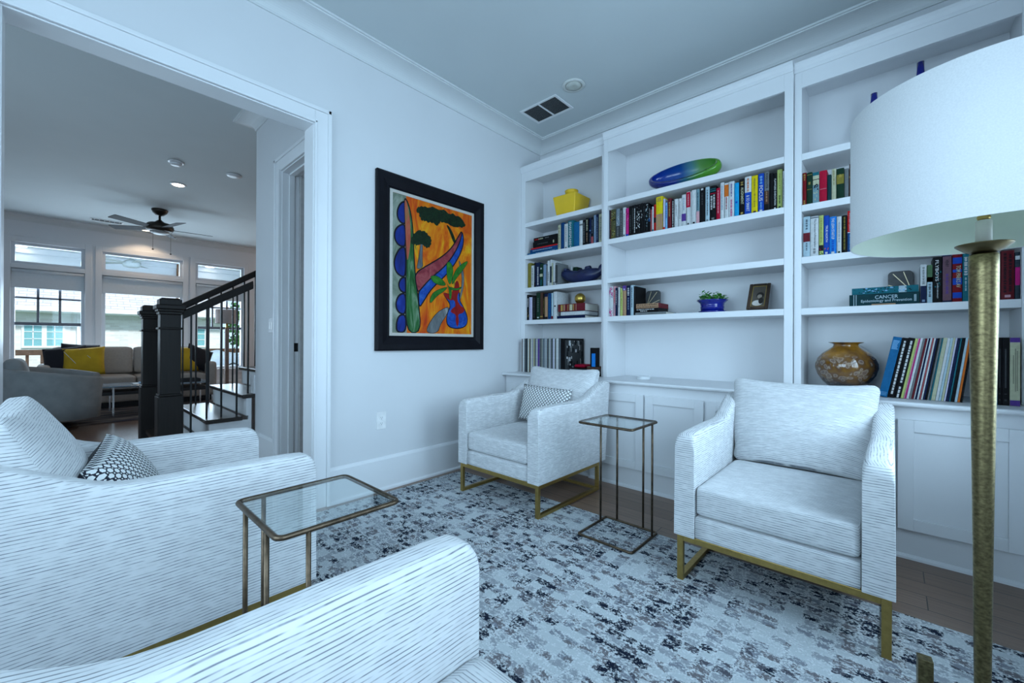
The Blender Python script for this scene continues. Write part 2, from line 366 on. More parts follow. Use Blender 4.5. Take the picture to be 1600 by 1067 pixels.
# ================================================================== ROOM SHELL
def wall_grid(axis, t0, t1, a0, a1, z0, z1, holes, mi=0, mb=None):
    """slab wall with rectangular holes (a0,a1,z0,z1); axis X: plane x=t, runs along y; axis Y: plane y=t, runs along x"""
    mb = mb or MB(); A = sorted({a0, a1, *[h[0] for h in holes], *[h[1] for h in holes]}); Z = sorted({z0, z1, *[h[2] for h in holes], *[h[3] for h in holes]})
    for i in range(len(A)-1):
        j = 0
        while j < len(Z)-1:
            def solid(k): 
                ca, cz = (A[i]+A[i+1])/2, (Z[k]+Z[k+1])/2
                return not any(h[0] < ca < h[1] and h[2] < cz < h[3] for h in holes)
            if not solid(j): j += 1; continue
            k = j
            while k+1 < len(Z)-1 and solid(k+1): k += 1
            if axis == 'X': mb.box(t0, A[i], Z[j], t1, A[i+1], Z[k+1], mi)
            else: mb.box(A[i], t0, Z[j], A[i+1], t1, Z[k+1], mi)
            j = k+1
    return mb
RX = 3.165; SY = -4.75            # study east wall, south wall
OP0, OP1, OPH = -3.484, -2.258, 2.407   # cased opening in the west (picture) wall
FARX = -7.60; LN, LS = 3.2, -5.2; TH = .13
struct('floor', MB().box(-TH, SY, -.1, RX+.1, .0, 0), FLOORM)
struct('floor_hall', MB().box(FARX-.15, LS, -.1, -TH, LN, 0), HALLFLOOR)
struct('ceiling', MB().box(-TH, SY-.1, H, RX+.1, .1, H+.1), CEIL)
struct('ceiling_living', MB().box(FARX-.15, LS, H, -TH, LN, H+.1), CEIL)
struct('wall_west', wall_grid('X', -TH, 0, SY, 0, 0, H, [(OP0-.02, OP1+.02, -1, OPH+.02)]), WALL)
struct('wall_north', MB().box(-TH, 0, 0, RX+.12, .12, H), WALL)
EW = [(-3.70, -2.40, .65, 2.50), (-2.00, -.90, .65, 2.50)]
struct('wall_east', wall_grid('X', RX, RX+.12, SY, 0, 0, H, EW), WALL)
SWH = [(.5, 2.7, .65, 2.50)]
struct('wall_south', wall_grid('Y', SY-.12, SY, -TH, RX+.12, 0, H, SWH), WALL)
# hall wall with a closet doorway, and the stair-side wall running north from its end
HW, HE = -2.12, -1.60
DX0, DX1, DH = -.945, -.22, 2.407
struct('wall_hall', wall_grid('Y', HW, HW+TH, HE, -TH, 0, H, [(DX0-.015, DX1+.015, -1, DH+.015)]), WALL)
struct('wall_stairs', MB().box(HE, HW+TH, 0, HE+TH, LN, H), WALL)
FW = [(-3.86, -3.04, .48, 2.20), (-3.86, -3.04, 2.27, 2.62), (-2.83, -1.70, .48, 2.20), (-2.83, -1.70, 2.27, 2.62), (-1.50, -.66, .48, 2.20), (-1.50, -.66, 2.27, 2.62)]
LIVW = plain('living_wall_paint', (.74, .75, .78), .8, var=.01, scale=3)
struct('wall_living_west', wall_grid('X', FARX-.15, FARX, LS, LN, 0, H, FW), LIVW)
struct('wall_living_north', MB().box(FARX, LN-.1, 0, HE, LN, H), LIVW)
struct('wall_living_south', wall_grid('Y', LS, LS+.1, FARX, -TH, 0, H, [(-2.50, -.60, .45, 2.45)]), LIVW)
w = MB(); w.box(-2.5, LS+.02, .45, -2.45, LS+.08, 2.45).box(-.65, LS+.02, .45, -.60, LS+.08, 2.45).box(-2.45, LS+.02, .45, -.65, LS+.08, .50).box(-2.45, LS+.02, 2.40, -.65, LS+.08, 2.45).box(-1.57, LS+.03, .5, -1.53, LS+.07, 2.40)
wo = struct('window_8', w, TRIM); struct('window_glass', MB().box(-2.45, LS+.045, .5, -1.57, LS+.05, 2.40).box(-1.53, LS+.045, .5, -.65, LS+.05, 2.40), PANE, wo)
struct('wall_living_east', MB().box(-TH-.1, LS+.1, 0, -TH, SY, H), LIVW)
# closet behind the doorway
CLOS = m_wood('closet_wood', (.17, .115, .08), (.19, .13, .09), (.11, .07, .05), (9, .4), .55, 'X', 0)
d = struct('door_1', MB().box(DX1-.10, HW+.17, 0.005, DX1-.14+.0, HW+.80, DH-.01).box(DX0+.10, HW+.75, .005, DX1-.10, HW+.79, DH-.01), CLOS)
j = MB()
j.box(DX0-.015, HW-.001, 0, DX0, HW+TH+.001, DH).box(DX1, HW-.001, 0, DX1+.015, HW+TH+.001, DH).box(DX0-.015, HW-.001, DH, DX1+.015, HW+TH+.001, DH+.015)
j.box(DX0, HW+.05, 0, DX0+.014, HW+.09, DH).box(DX1-.014, HW+.05, 0, DX1, HW+.09, DH).box(DX0, HW+.05, DH-.014, DX1, HW+.09, DH)
c = .115
j.box(DX0-c, HW-.018, 0, DX0-.006, HW, DH+c).box(DX1+.006, HW-.018, 0, DX1+.075, HW, DH+c).box(DX0-.006, HW-.018, DH+.006, DX1+.006, HW, DH+c)
j.box(DX0-c, HW-.028, 0, DX0-c+.022, HW-.018, DH+c).box(DX0-c, HW-.028, DH+c-.022, DX1+.075, HW-.018, DH+c)
j.box(DX0-.006-.012, HW-.024, 0, DX0-.006, HW-.018, DH+.018)
df = struct('door_frame', j, TRIM, d, bevel=.0025)
struct('strike_plate', MB().box(DX0-.0005, HW+.095, .965, DX0+.002, HW+.125, 1.035), BLACKMETAL, d)
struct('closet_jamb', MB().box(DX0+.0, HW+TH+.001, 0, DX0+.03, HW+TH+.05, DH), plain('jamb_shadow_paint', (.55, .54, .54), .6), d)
struct('unseen_sun_blocker', MB().box(RX+.125, -9, 2.86, RX+2.6, 3.5, 3.0), plain('sun_blocker_white', (.75, .76, .78), .8))  # slab added out of view to keep sun out of the east windows
# ------------------------------------------------------------------ cased opening
o_ = MB()
o_.box(-TH-.002, OP1, 0, .002, OP1+.02, OPH).box(-TH-.002, OP0-.02, 0, .002, OP0, OPH).box(-TH-.002, OP0-.02, OPH, .002, OP1+.02, OPH+.02)
cw = .098
for sx, xa in ((1, .002), (-1, -TH-.002)):
    def bx(y0, z0, y1, z1, t0, t1): o_.box(xa+sx*t0, y0, z0, xa+sx*t1, y1, z1)
    bx(OP1+.006, 0, OP1+.006+cw, OPH+.006+cw, 0, .016); bx(OP0-.006-cw, 0, OP0-.006, OPH+.006+cw, 0, .016)
    bx(OP0-.006, OPH+.006, OP1+.006, OPH+.006+cw, 0, .016)
    bx(OP1+.006+cw-.02, 0, OP1+.006+cw+.002, OPH+.006+cw+.002, .016, .028); bx(OP0-.008-cw, 0, OP0-.006-cw+.02, OPH+.008+cw, .016, .028)
    bx(OP0-.006-cw, OPH+.006+cw-.02, OP1+.006+cw, OPH+.008+cw, .016, .028)
    bx(OP1+.006, 0, OP1+.018, OPH+.018, .016, .021); bx(OP0-.006, OPH+.006, OP1+.018, OPH+.018, .016, .021)
struct('trim_1', o_, TRIM, bevel=.003)
# ------------------------------------------------------------------ baseboards
def base_run(name, axis, t, sgn, a0, a1, h=.235):
    mb = MB(); prof = [(0, 0), (.030, 0), (.030, .012), (.018, .020), (.016, .024), (.016, h-.02), (.010, h-.006), (.006, h), (0, h)]
    mb.prism([(t+sgn*p[0], p[1]) for p in prof], a0, a1, 'X' if axis == 'Y' else 'Y')
    # prism axis: extrude along the run
    return struct(name, mb, TRIM)
base_run('baseboard_west', 'X', 0, 1, OP1+.106, -.02)
base_run('baseboard_west_b', 'X', 0, 1, SY+.03, OP0-.108)
base_run('baseboard_south', 'Y', SY, 1, .03, RX-.03)
base_run('baseboard_east', 'X', RX, -1, SY+.03, -.56)
base_run('baseboard_hall', 'Y', HW, -1, HE, DX0-.116)
base_run('baseboard_living', 'X', FARX, 1, LS+.13, LN-.13)
base_run('baseboard_living_north', 'Y', LN-.1, -1, FARX+.03, HE)
# ------------------------------------------------------------------ crown mouldings (cove)
CP = [(0, 2.955), (.010, 2.955), (.010, 2.963)]
for i in range(11):
    a = PI/2*i/10; CP.append((.012+.118*(1-math.cos(a)), 2.965+.065*math.sin(a)))
CP += [(.136, 3.030), (.136, 3.038), (.148, 3.038), (.148, H), (0, H)]
CROWN_SHADED = plain('shaded_crown_paint', (.66, .68, .69), .6, var=.01, scale=5)  # trim paint darkened: the crown's shade is put into its colour
def crown(name, axis, t, sgn, a0, a1, m0=0, m1=0):
    """m0/m1: mitre sign at each end (+1 recedes with projection = inside corner, -1 extends = outside corner)"""
    n = len(CP); vs = []
    for e, (a, mt, dr) in enumerate(((a0, m0, 1), (a1, m1, -1))):
        for p, z in CP:
            q = a+dr*mt*p
            vs.append((t+sgn*p, q, z) if axis == 'X' else (q, t+sgn*p, z))
    fs = [tuple(range(n)), tuple(reversed(range(n, 2*n)))]+[(i, (i+1) % n, n+(i+1) % n, n+i) for i in range(n)]
    mb = MB().add(vs, fs)
    return struct(name, mb, CROWN_SHADED)
crown('trim_2', 'X', 0, 1, SY, 0, 1, 1); crown('trim_3', 'Y', 0, -1, 0, RX, 1, 1)
crown('trim_4', 'X', RX, -1, SY, 0, 1, 1); crown('trim_5', 'Y', SY, 1, 0, RX, 1, 1)
crown('trim_6', 'Y', HW, -1, HE, -TH, -1, 1); crown('trim_7', 'X', HE, -1, HW, LN-.1, -1, 1)
crown('trim_8', 'X', FARX, 1, LS+.1, LN-.1, 1, 1); crown('trim_9', 'Y', LN-.1, -1, FARX, HE, 1, 1)
# ------------------------------------------------------------------ windows
def window_east(i, y0, y1, z0, z1):
    w = MB(); f = .05; x0, x1 = RX+.02, RX+.09
    w.box(x0, y0, z0, x1, y0+f, z1).box(x0, y1-f, z0, x1, y1, z1).box(x0, y0+f, z0, x1, y1-f, z0+f).box(x0, y0+f, z1-f, x1, y1-f, z1)
    zm = (z0+z1)/2; w.box(x0, y0+f, zm-.02, x1-.01, y1-f, zm+.02); w.box(x0+.01, (y0+y1)/2-.012, z0+f, x1-.02, (y0+y1)/2+.012, z1-f)
    o = struct('window_%d' % i, w, TRIM)
    g = MB().box(RX+.05, y0+f, z0+f, RX+.055, y1-f, zm-.02).box(RX+.05, y0+f, zm+.02, RX+.055, y1-f, z1-f); struct('window_glass', g, PANE, o)
    c = MB(); cx0, cx1 = RX-.02, RX-.0005
    c.box(cx0, y0-.09, z0-.09, cx1, y0, z1+.09).box(cx0, y1, z0-.09, cx1, y1+.09, z1+.09).box(cx0, y0, z1, cx1, y1, z1+.09).box(cx0-.02, y0-.1, z0-.03, RX+.02, y1+.1, z0)
    struct('window_casing', c, TRIM, o)
window_east(5, *EW[0]); window_east(6, *EW[1])
x0, x1, z0, z1 = SWH[0]
w = MB(); f = .05
for a in (x0, (x0+x1)/2-.04, x1-f): w.box(a, SY-.09, z0, a+(f if a != (x0+x1)/2-.04 else .08), SY-.02, z1)
for z in (z0, z1-f, (z0+z1)/2-.02): w.box(x0+f, SY-.085, z, x1-f, SY-.03, z+(f if z != (z0+z1)/2-.02 else .04))
wo = struct('window_7', w, TRIM); struct('window_glass', MB().box(x0+f, SY-.06, z0+f, x1-f, SY-.055, z1-f), PANE, wo)
c = MB(); c.box(x0-.09, SY+.0005, z0-.09, x0, SY+.02, z1+.09).box(x1, SY+.0005, z0-.09, x1+.09, SY+.02, z1+.09).box(x0, SY+.0005, z1, x1, SY+.02, z1+.09).box(x0-.1, SY-.02, z0-.03, x1+.1, SY+.04, z0)
struct('window_casing', c, TRIM, wo)
# living room windows
WINT = plain('window_vinyl', (.62, .64, .68), .4, var=.01)
SHADE = plain('roller_shade_cloth', (.66, .70, .74), .8, var=.02)
for i, (y0, y1) in enumerate(((-3.86, -3.04), (-2.83, -1.70), (-1.50, -.66))):
    w = MB(); f = .045; xa, xb = FARX-.11, FARX-.03
    for (z0, z1) in ((.48, 2.20), (2.27, 2.62)):
        w.box(xa, y0, z0, xb, y0+f, z1).box(xa, y1-f, z0, xb, y1, z1).box(xa, y0+f, z0, xb, y1-f, z0+f).box(xa, y0+f, z1-f, xb, y1-f, z1)
    o = struct('window_%d' % (i+1), w, WINT)
    g = MB().box(FARX-.07, y0+f, .48+f, FARX-.065, y1-f, 2.20-f).box(FARX-.07, y0+f, 2.27+f, FARX-.065, y1-f, 2.62-f); struct('window_glass', g, PANE, o)
    if i != 1:
        b = MB(); zm = 1.315
        b.box(xa+.01, y0+f, zm-.025, xb-.01, y1-f, zm+.025)
        for k in (1, 2):
            yy = y0+f+(y1-y0-2*f)*k/3; b.box(xa+.02, yy-.015, zm, xb-.03, yy+.015, 2.15)
        b.box(xa+.02, y0+f, 1.735-.014, xb-.03, y1-f, 1.735+.014)
        struct('muntin_bars', b, plain('dark_muntin', (.16, .18, .22), .5), o)
    c = MB(); k = .085; X0, X1 = FARX+.0005, FARX+.018
    c.box(X0, y0-k, .38, X1, y0, 2.62+k).box(X0, y1, .38, X1, y1+k, 2.62+k).box(X0, y0, 2.62, X1, y1, 2.62+k).box(X0, y0, 2.20, X1, y1, 2.27).box(X0, y0, .38, X1, y1, .45).box(X0, y0-k-.01, .45, FARX+.045, y1+k+.01, .48)
    struct('window_casing', c, LIVW, o, bevel=.003)
    s = MB().box(FARX-.028, y0+.012, 1.905, FARX-.022, y1-.012, 2.15); s.box(FARX-.032, y0+.012, 1.89, FARX-.018, y1-.012, 1.91); s.tube([(FARX-.010, y0+.012, 2.165), (FARX-.010, y1-.012, 2.165)], .026, 10)
    t = solo('roller_shade', s, SHADE, ['pale roller shade at the top of the leftmost living room window', 'wide pale roller shade at the top of the middle living room window', 'pale roller shade behind the stair railing, on the rightmost living room window'][i], 'window shade', (FARX-.025, (y0+y1)/2, 2.15))
# ------------------------------------------------------------------ ceiling fittings
def grille(name, label, x0, y0, x1, y1, divs, slats):
    t = thing(name, label, 'air vent', ((x0+x1)/2, (y0+y1)/2, H))
    f = MB(); b = .022; z0, z1 = H-.008, H-.0005
    f.box(x0-b, y0-b, z0, x1+b, y0, z1).box(x0-b, y1, z0, x1+b, y1+b, z1).box(x0-b, y0, z0, x0, y1, z1).box(x1, y0, z0, x1+b, y1, z1)
    for k in range(1, divs): f.box(x0+(x1-x0)*k/divs-.007, y0, z0, x0+(x1-x0)*k/divs+.007, y1, z1)
    build('frame', f, TRIM, t, bevel=.002)
    s = MB()
    for k in range(slats):
        yy = y0+(y1-y0)*(k+.5)/slats; s.add([(x0, yy-.0045, H-.0072), (x1, yy-.0045, H-.0072), (x1, yy+.004, H-.0030), (x0, yy+.004, H-.0030), (x0, yy-.0035, H-.0066), (x1, yy-.0035, H-.0066), (x1, yy+.0045, H-.0024), (x0, yy+.0045, H-.0024)], [(0, 1, 2, 3), (7, 6, 5, 4), (0, 4, 5, 1), (2, 6, 7, 3)])
    build('louver_blades', s, plain('vent_grey', (.42, .44, .45), .5), t)
    build('backing', MB().box(x0, y0, H-.0009, x1, y1, H-.0004), plain('vent_dark', (.03, .035, .04), .9), t)
grille('ceiling_vent', 'white two-panel return air vent in the study ceiling above the left bookcase', .300, -.612, .640, -.395, 2, 17)
grille('ceiling_vent', 'narrow air vent in the living room ceiling behind the fan blades', -7.10, -2.98, -6.98, -2.62, 1, 6)
def disc_light(name, label, x, y, r, m, lens):
    t = thing(name, label, 'ceiling light', (x, y, H))
    build('trim_ring', MB().lathe([(r*.70, H-.0005), (r*.74, H-.010), (r*.80, H-.013), (r, H-.007), (r, H-.0004)], x, y, 32), m, t)
    build('lens', MB().lathe([(r*.35, H-.020), (r*.62, H-.016), (r*.70, H-.006), (r*.70, H-.0006)], x, y, 28), lens, t)
disc_light('recessed_light', 'unlit round white disc light beside the vent in the study ceiling', .834, -.629, .088, plain('disc_light_trim', (.62, .64, .62), .5), plain('unlit_lens', (.52, .54, .50), .5))
WARM = emit('lit_downlight', (1., .78, .55), 9)
disc_light('recessed_light', 'lit warm recessed downlight in the ceiling in front of the fan', -4.07, -2.31, .085, TRIM, WARM)
disc_light('recessed_light', 'lit warm recessed downlight farther back, seen just beside the fan motor', -7.25, -2.285, .085, TRIM, WARM)
for (x, y) in ((-4.07, -2.31), (-7.25, -2.285)):
    l = bpy.data.lights.new('downlight', 'SPOT'); l.energy = 14; l.color = (1, .75, .5); l.spot_size = 2.2; l.shadow_soft_size = .07
    o = bpy.data.objects.new('downlight', l); COL.objects.link(o); o.location = (x, y, H-.04)
l = bpy.data.lights.new('kitchen_light', 'POINT'); l.energy = 32; l.color = (1, .72, .5); l.shadow_soft_size = .2
o = bpy.data.objects.new('kitchen_light', l); COL.objects.link(o); o.location = (-6.2, 1.6, 2.4)
def smoke(label, x, y, r):
    t = thing('smoke_detector', label, 'smoke detector', (x, y, H))
    build('base', MB().lathe([(r*.9, H-.012), (r, H-.009), (r, H-.0004)], x, y, 28), TRIM, t)
    build('cover', MB().lathe([(r*.35, H-.045), (r*.62, H-.04), (r*.72, H-.028), (r*.74, H-.0122)], x, y, 28), TRIM, t)
smoke('domed smoke detector on the living side ceiling, left one of the two', -3.246, -2.453, .075)
t = thing('ceiling_disc', 'flat round white ceiling disc, right one of the two by the hall wall', 'smoke detector', (-3.20, -1.91, H))
build('base', MB().lathe([(.03, H-.022), (.07, H-.016), (.078, H-.008), (.078, H-.0004)], -3.20, -1.91, 28), TRIM, t)
# ================================================================== BUILT-IN BOOKCASES
SHZ = [2.195, 1.885, 1.571, 1.262]; CT = .769      # shelf tops, counter top
def bookcase(label, xa, xb, ia, ib, yf, ztop, zmold, pegs=()):
    t = thing('bookcase', label, 'bookcase', ((xa+xb)/2, yf/2, CT))
    yb = -.004
    build('side_panel', MB().box(ia-.012, yf+.019, CT, ia-.0002, yb, 2.72), CAB, t)
    build('side_panel', MB().box(ib+.0002, yf+.019, CT, ib+.012, yb, 2.72), CAB, t)
    build('back_panel', MB().box(ia, -.014, CT, ib, yb, 2.72), CAB, t)
    build('top_panel', MB().box(ia, yf+.019, 2.66, ib, -.0145, 2.70), CAB, t)
    for z in SHZ: build('shelf', MB().box(ia+.0003, yf+.0005, z-.040, ib-.0003, -.0145, z), CAB, t, bevel=.0015)
    f = MB(); f.box(xa, yf, CT, ia, yf+.019, ztop).box(ib, yf, CT, xb, yf+.019, ztop).box(ia, yf, 2.595, ib, yf+.019, ztop)
    build('face_frame', f, CAB, t, bevel=.0015)
    m = MB(); m.prism([(yf, zmold-.055), (yf-.006, zmold-.055), (yf-.009, zmold-.035), (yf-.020, zmold-.016), (yf-.022, zmold), (yf+.03, zmold), (yf+.03, zmold-.001), (yf, zmold-.03)], xa+.0005, xb-.0005, 'X')
    build('top_molding', m, CAB, t)
    return t
bookcase('narrow left bookcase bay holding a yellow vase and the blue animal sculpture', .002, .924, .055, .890, -.295, 2.70, 2.738)
bookcase('wide middle bookcase bay holding the glass bowl and the longest row of books', .9245, 2.2195, .962, 2.174, -.325, 2.71, 2.752)
bookcase('right bookcase bay partly hidden behind the drum lampshade', 2.220, RX-.002, 2.258, 3.107, -.295, 2.70, 2.745)
solo('countertop', MB().prism([(-.004, CT-.024), (-.545, CT-.024), (-.551, CT-.018), (-.553, CT-.010), (-.549, CT-.002), (-.543, CT-.0003), (-.004, CT-.0003)], .002, RX-.002, 'X'), CAB, 'long white countertop ledge running under all three bookcases', 'countertop', (RX/2, -.28, CT))
def door_panel(t, x0, x1, z0, z1, yf, knob=None):
    m = MB(); r = .058; a, b = yf-.019, yf-.0006
    m.box(x0, a, z0, x0+r, b, z1).box(x1-r, a, z0, x1, b, z1).box(x0+r, a, z0, x1-r, b, z0+r).box(x0+r, a, z1-r, x1-r, b, z1)
    m.box(x0+r, a+.010, z0+r, x1-r, b, z1-r)
    d = build('door', m, CAB, t, bevel=.0018)
    if knob:
        build('latch', MB().box(knob[0]-.010, a-.006, knob[1]-.004, knob[0]+.010, a, knob[1]+.004).box(knob[0]-.003, a-.012, knob[1]-.012, knob[0]+.003, a, knob[1]), CHROME, d)
def base_cab(label, x0, x1, yf, doors, knobs={}):
    t = thing('base_cabinet', label, 'cabinet', ((x0+x1)/2, yf/2, 0))
    build('carcass', MB().box(x0, yf, 0, x1, -.006, CT-.0245), CAB, t)
    build('plinth_molding', MB().prism([(yf-.0003, 0), (yf-.018, 0), (yf-.016, .010), (yf-.006, .018), (yf-.0003, .020)], x0, x1, 'X'), CAB, t)
    for i, (a, b) in enumerate(doors): door_panel(t, a, b, .142, .680, yf, knobs.get(i))
base_cab('white panelled base cabinet below the left bookcase, behind the corner armchair', .003, .924, -.500, [(.035, .470), (.480, .912)], {0: (.19, .632)})
base_cab('white three-door base cabinet behind the tall narrow glass table', .9245, 2.2195, -.522, [(.965, 1.370), (1.384, 1.776), (1.792, 2.185)], {2: (1.868, .622)})
base_cab('white base cabinet under the right bookcase, behind the brass lamp pole', 2.220, RX-.003, -.500, [(2.262, 2.660), (2.684, 3.098)])
# ================================================================== BOOKS
BC = dict(navy=(.012, .022, .07), brown=(.10, .05, .035), black=(.012, .012, .014), silver=(.22, .27, .31), grey=(.20, .215, .22), dgrey=(.07, .075, .08), white=(.60, .62, .63), magenta=(.55, .03, .22), rose=(.38, .10, .11), red=(.55, .02, .02), yellow=(.68, .55, .015), tan=(.42, .27, .17), lav=(.55, .54, .68), lblue=(.22, .45, .68), maroon=(.17, .025, .035), tealgrey=(.20, .32, .36), paleblue=(.42, .54, .60), crimson=(.45, .012, .05), cyan=(.02, .34, .62), blue=(.015, .08, .42), azure=(.02, .22, .62), lime=(.48, .55, .20), pink=(.62, .36, .40), dred=(.22, .012, .02), dgreen=(.015, .05, .030), cream=(.50, .50, .36), dteal=(.012, .055, .065), olive=(.26, .22, .05), bluegrey=(.22, .30, .42), dblue=(.012, .07, .20), blue2=(.015, .14, .30), teal=(.02, .16, .20), green=(.10, .18, .10), gold=(.45, .33, .10), orange=(.60, .17, .03), purple=(.12, .06, .28), slate=(.05, .07, .09), mauve=(.18, .10, .13), ink=(.02, .02, .03), olivepat=(.10, .10, .05))
NAME = dict(navy='navy', brown='dark brown', black='black', silver='silver blue', grey='grey', dgrey='dark grey', white='white', magenta='magenta', rose='dusty red', red='bright red', yellow='yellow', tan='tan', lav='lavender', lblue='light blue', maroon='maroon', tealgrey='teal grey', paleblue='pale blue', crimson='crimson', cyan='sky blue', blue='deep blue', azure='bright blue', lime='pale lime', pink='pink', dred='dark red', dgreen='dark green', cream='cream', dteal='dark teal', olive='olive', bluegrey='blue grey', dblue='dark blue', blue2='plain blue', teal='teal', green='green', orange='orange', purple='purple', slate='slate', mauve='mauve', olivepat='olive patterned', gold='gold')
def bmat(k): return plain('book_'+k, tuple(.92*x**1.13 for x in BC[k]), .5, var=.10, scale=60, spec=.08)
RND = random.Random(7)
def book_parts(t, w, h, d, col, deco, r=RND, hard=None, pages=None):
    """local frame: spine faces -Y, x is thickness, z is height"""
    if hard is None: hard = h > .215
    b = .0022; hw = w/2; mb = MB()
    # rounded spine + two boards
    mb.box(-hw, .003, 0, -hw+b, d, h).box(hw-b, .003, 0, hw, d, h)
    n = 5; sp = [(-hw+2*hw*i/n, .0032-.0032*math.sin(PI*i/n)) for i in range(n+1)]
    mb.prism(sp+[(hw, .0046), (-hw, .0046)], 0, h, 'Z')
    c = build('cover', mb, bmat(col), t, world=False)
    gap = .003 if hard else .0004
    build('page_block', MB().box(-hw+b+.0001, .0048, gap, hw-b-.0001, d-gap, h-gap), pages or PAPER, t, world=False)
    iw = w*.80
    for k in deco:
        kind = k[0]
        if kind == 'band':       # band z0,z1 (fractions), colour
            build('spine_band', MB().box(-hw*.97, -.0006, h*k[1], hw*.97, .0035, h*k[2]), bmat(k[3]), t, world=False)
        elif kind == 'text':     # text, z-centre fraction, length fraction, colour, (x shift, max width)
            tm = text_mb(k[1], .02); L = h*k[3]; xs = [v[0] for v in tm.v]; zs = [v[2] for v in tm.v]
            ex, ez = max(xs)-min(xs), max(zs)-min(zs); mw = (k[6] if len(k) > 6 else .62)*w
            kx = L/ex; kz = min(kx*1.35, mw/ez); sh = (k[5] if len(k) > 5 else 0)*w
            tm.v = [(v[2]*kz+sh, -.0011, h*k[2]-v[0]*kx) for v in tm.v]
            build('spine_title', tm, bmat(k[4]), t, world=False)
        elif kind == 'marks':    # unreadable lettering: z0,z1,colour,width fraction
            m = MB(); z = h*k[2]; ww = w*(k[4] if len(k) > 4 else .38); sh = (k[5] if len(k) > 5 else 0)*w
            while z > h*k[1]+.004:
                L = r.uniform(.006, .020); 
                q = z
                while q > max(z-L, h*k[1]):
                    s_ = r.uniform(.0014, .0030); a_ = ww*r.uniform(.6, 1)/2; m.box(sh-a_, -.0009, q-s_, sh+a_, -.0001, q); q -= s_+.0011
                z -= L+.005
            build('spine_lettering', m, bmat(k[3]), t, world=False)
        elif kind == 'dot':      # publisher mark
            build('spine_mark', MB().box(-hw*.45, -.0009, h*k[1], hw*.45, -.0001, h*k[1]+min(w*.5, .012)), bmat(k[2]), t, world=False)
        elif kind == 'motif':    # scattered blotches
            m = MB()
            for q in range(k[2] if len(k) > 2 else 16):
                x = r.uniform(-hw*.75, hw*.75); z = r.uniform((k[3] if len(k) > 3 else .08)*h, (k[4] if len(k) > 4 else .92)*h); a_ = r.uniform(.002, .005); n_ = 5
                m.add([(x+a_*math.cos(2*PI*i/n_)*r.uniform(.5, 1.), -.0008-.00002*q, z+a_*1.6*math.sin(2*PI*i/n_)*r.uniform(.5, 1.)) for i in range(n_)], [tuple(range(n_))])
            build('spine_pattern', m, bmat(k[1]), t, world=False)
LABELS = set()
ORD = 'first second third fourth fifth sixth seventh eighth ninth tenth eleventh twelfth thirteenth fourteenth fifteenth sixteenth seventeenth eighteenth nineteenth twentieth'.split()
def ordn(i):
    n = i+1
    if n <= 20: return ORD[i]
    if n % 10 == 0: return {30: 'thirtieth', 40: 'fortieth', 50: 'fiftieth', 60: 'sixtieth'}[n]
    return {2: 'twenty', 3: 'thirty', 4: 'forty', 5: 'fifty', 6: 'sixty'}[n//10]+'-'+ORD[n % 10-1]
def label_for(items, i, shelf, what='book'):
    c = items[i]; nm = c[4] if c[4] else NAME[c[3]]+' '+what
    L = NAME[items[i-1][3]] if i > 0 else None; R = NAME[items[i+1][3]] if i < len(items)-1 else None
    if L and R: pos = 'between '+(('two %s ones' % L) if L == R else 'the %s and %s ones' % (L, R))
    elif R: pos = 'at the left end'
    else: pos = 'at the right end'
    lab = f'{nm} {pos}, {shelf}'
    if c[4] and len(lab.split()) > 16: lab = f'{nm}, {shelf}'
    if lab in LABELS or len(lab.split()) > 16 or (L == R == NAME[c[3]] and not c[4]):
        lab = f'{nm}, {ordn(i)} from the left, {shelf}'
    assert lab not in LABELS, lab
    LABELS.add(lab); return lab
def shelf_row(items, y, z, shelf, group, depth=.165):
    """items: (x0, x1, height, colour, phrase or None, decorations)"""
    for i, it in enumerate(items):
        x0, x1, h, col, ph, deco = it[:6]
        w = x1-x0-.0012; dd = depth*(.9+.25*RND.random()) if h > .2 else depth*.8
        yy = y+RND.uniform(0, .006)
        t = thing('book', label_for(items, i, shelf), 'book', ((x0+x1)/2, yy, z+.0003), group=group)
        book_parts(t, w, h, min(dd, -.016-yy), col, deco)
        t['_'] = 1; del t['_']
wt = lambda z0=.15, z1=.9, c='ink', w=.4: ('marks', z0, z1, c, w)
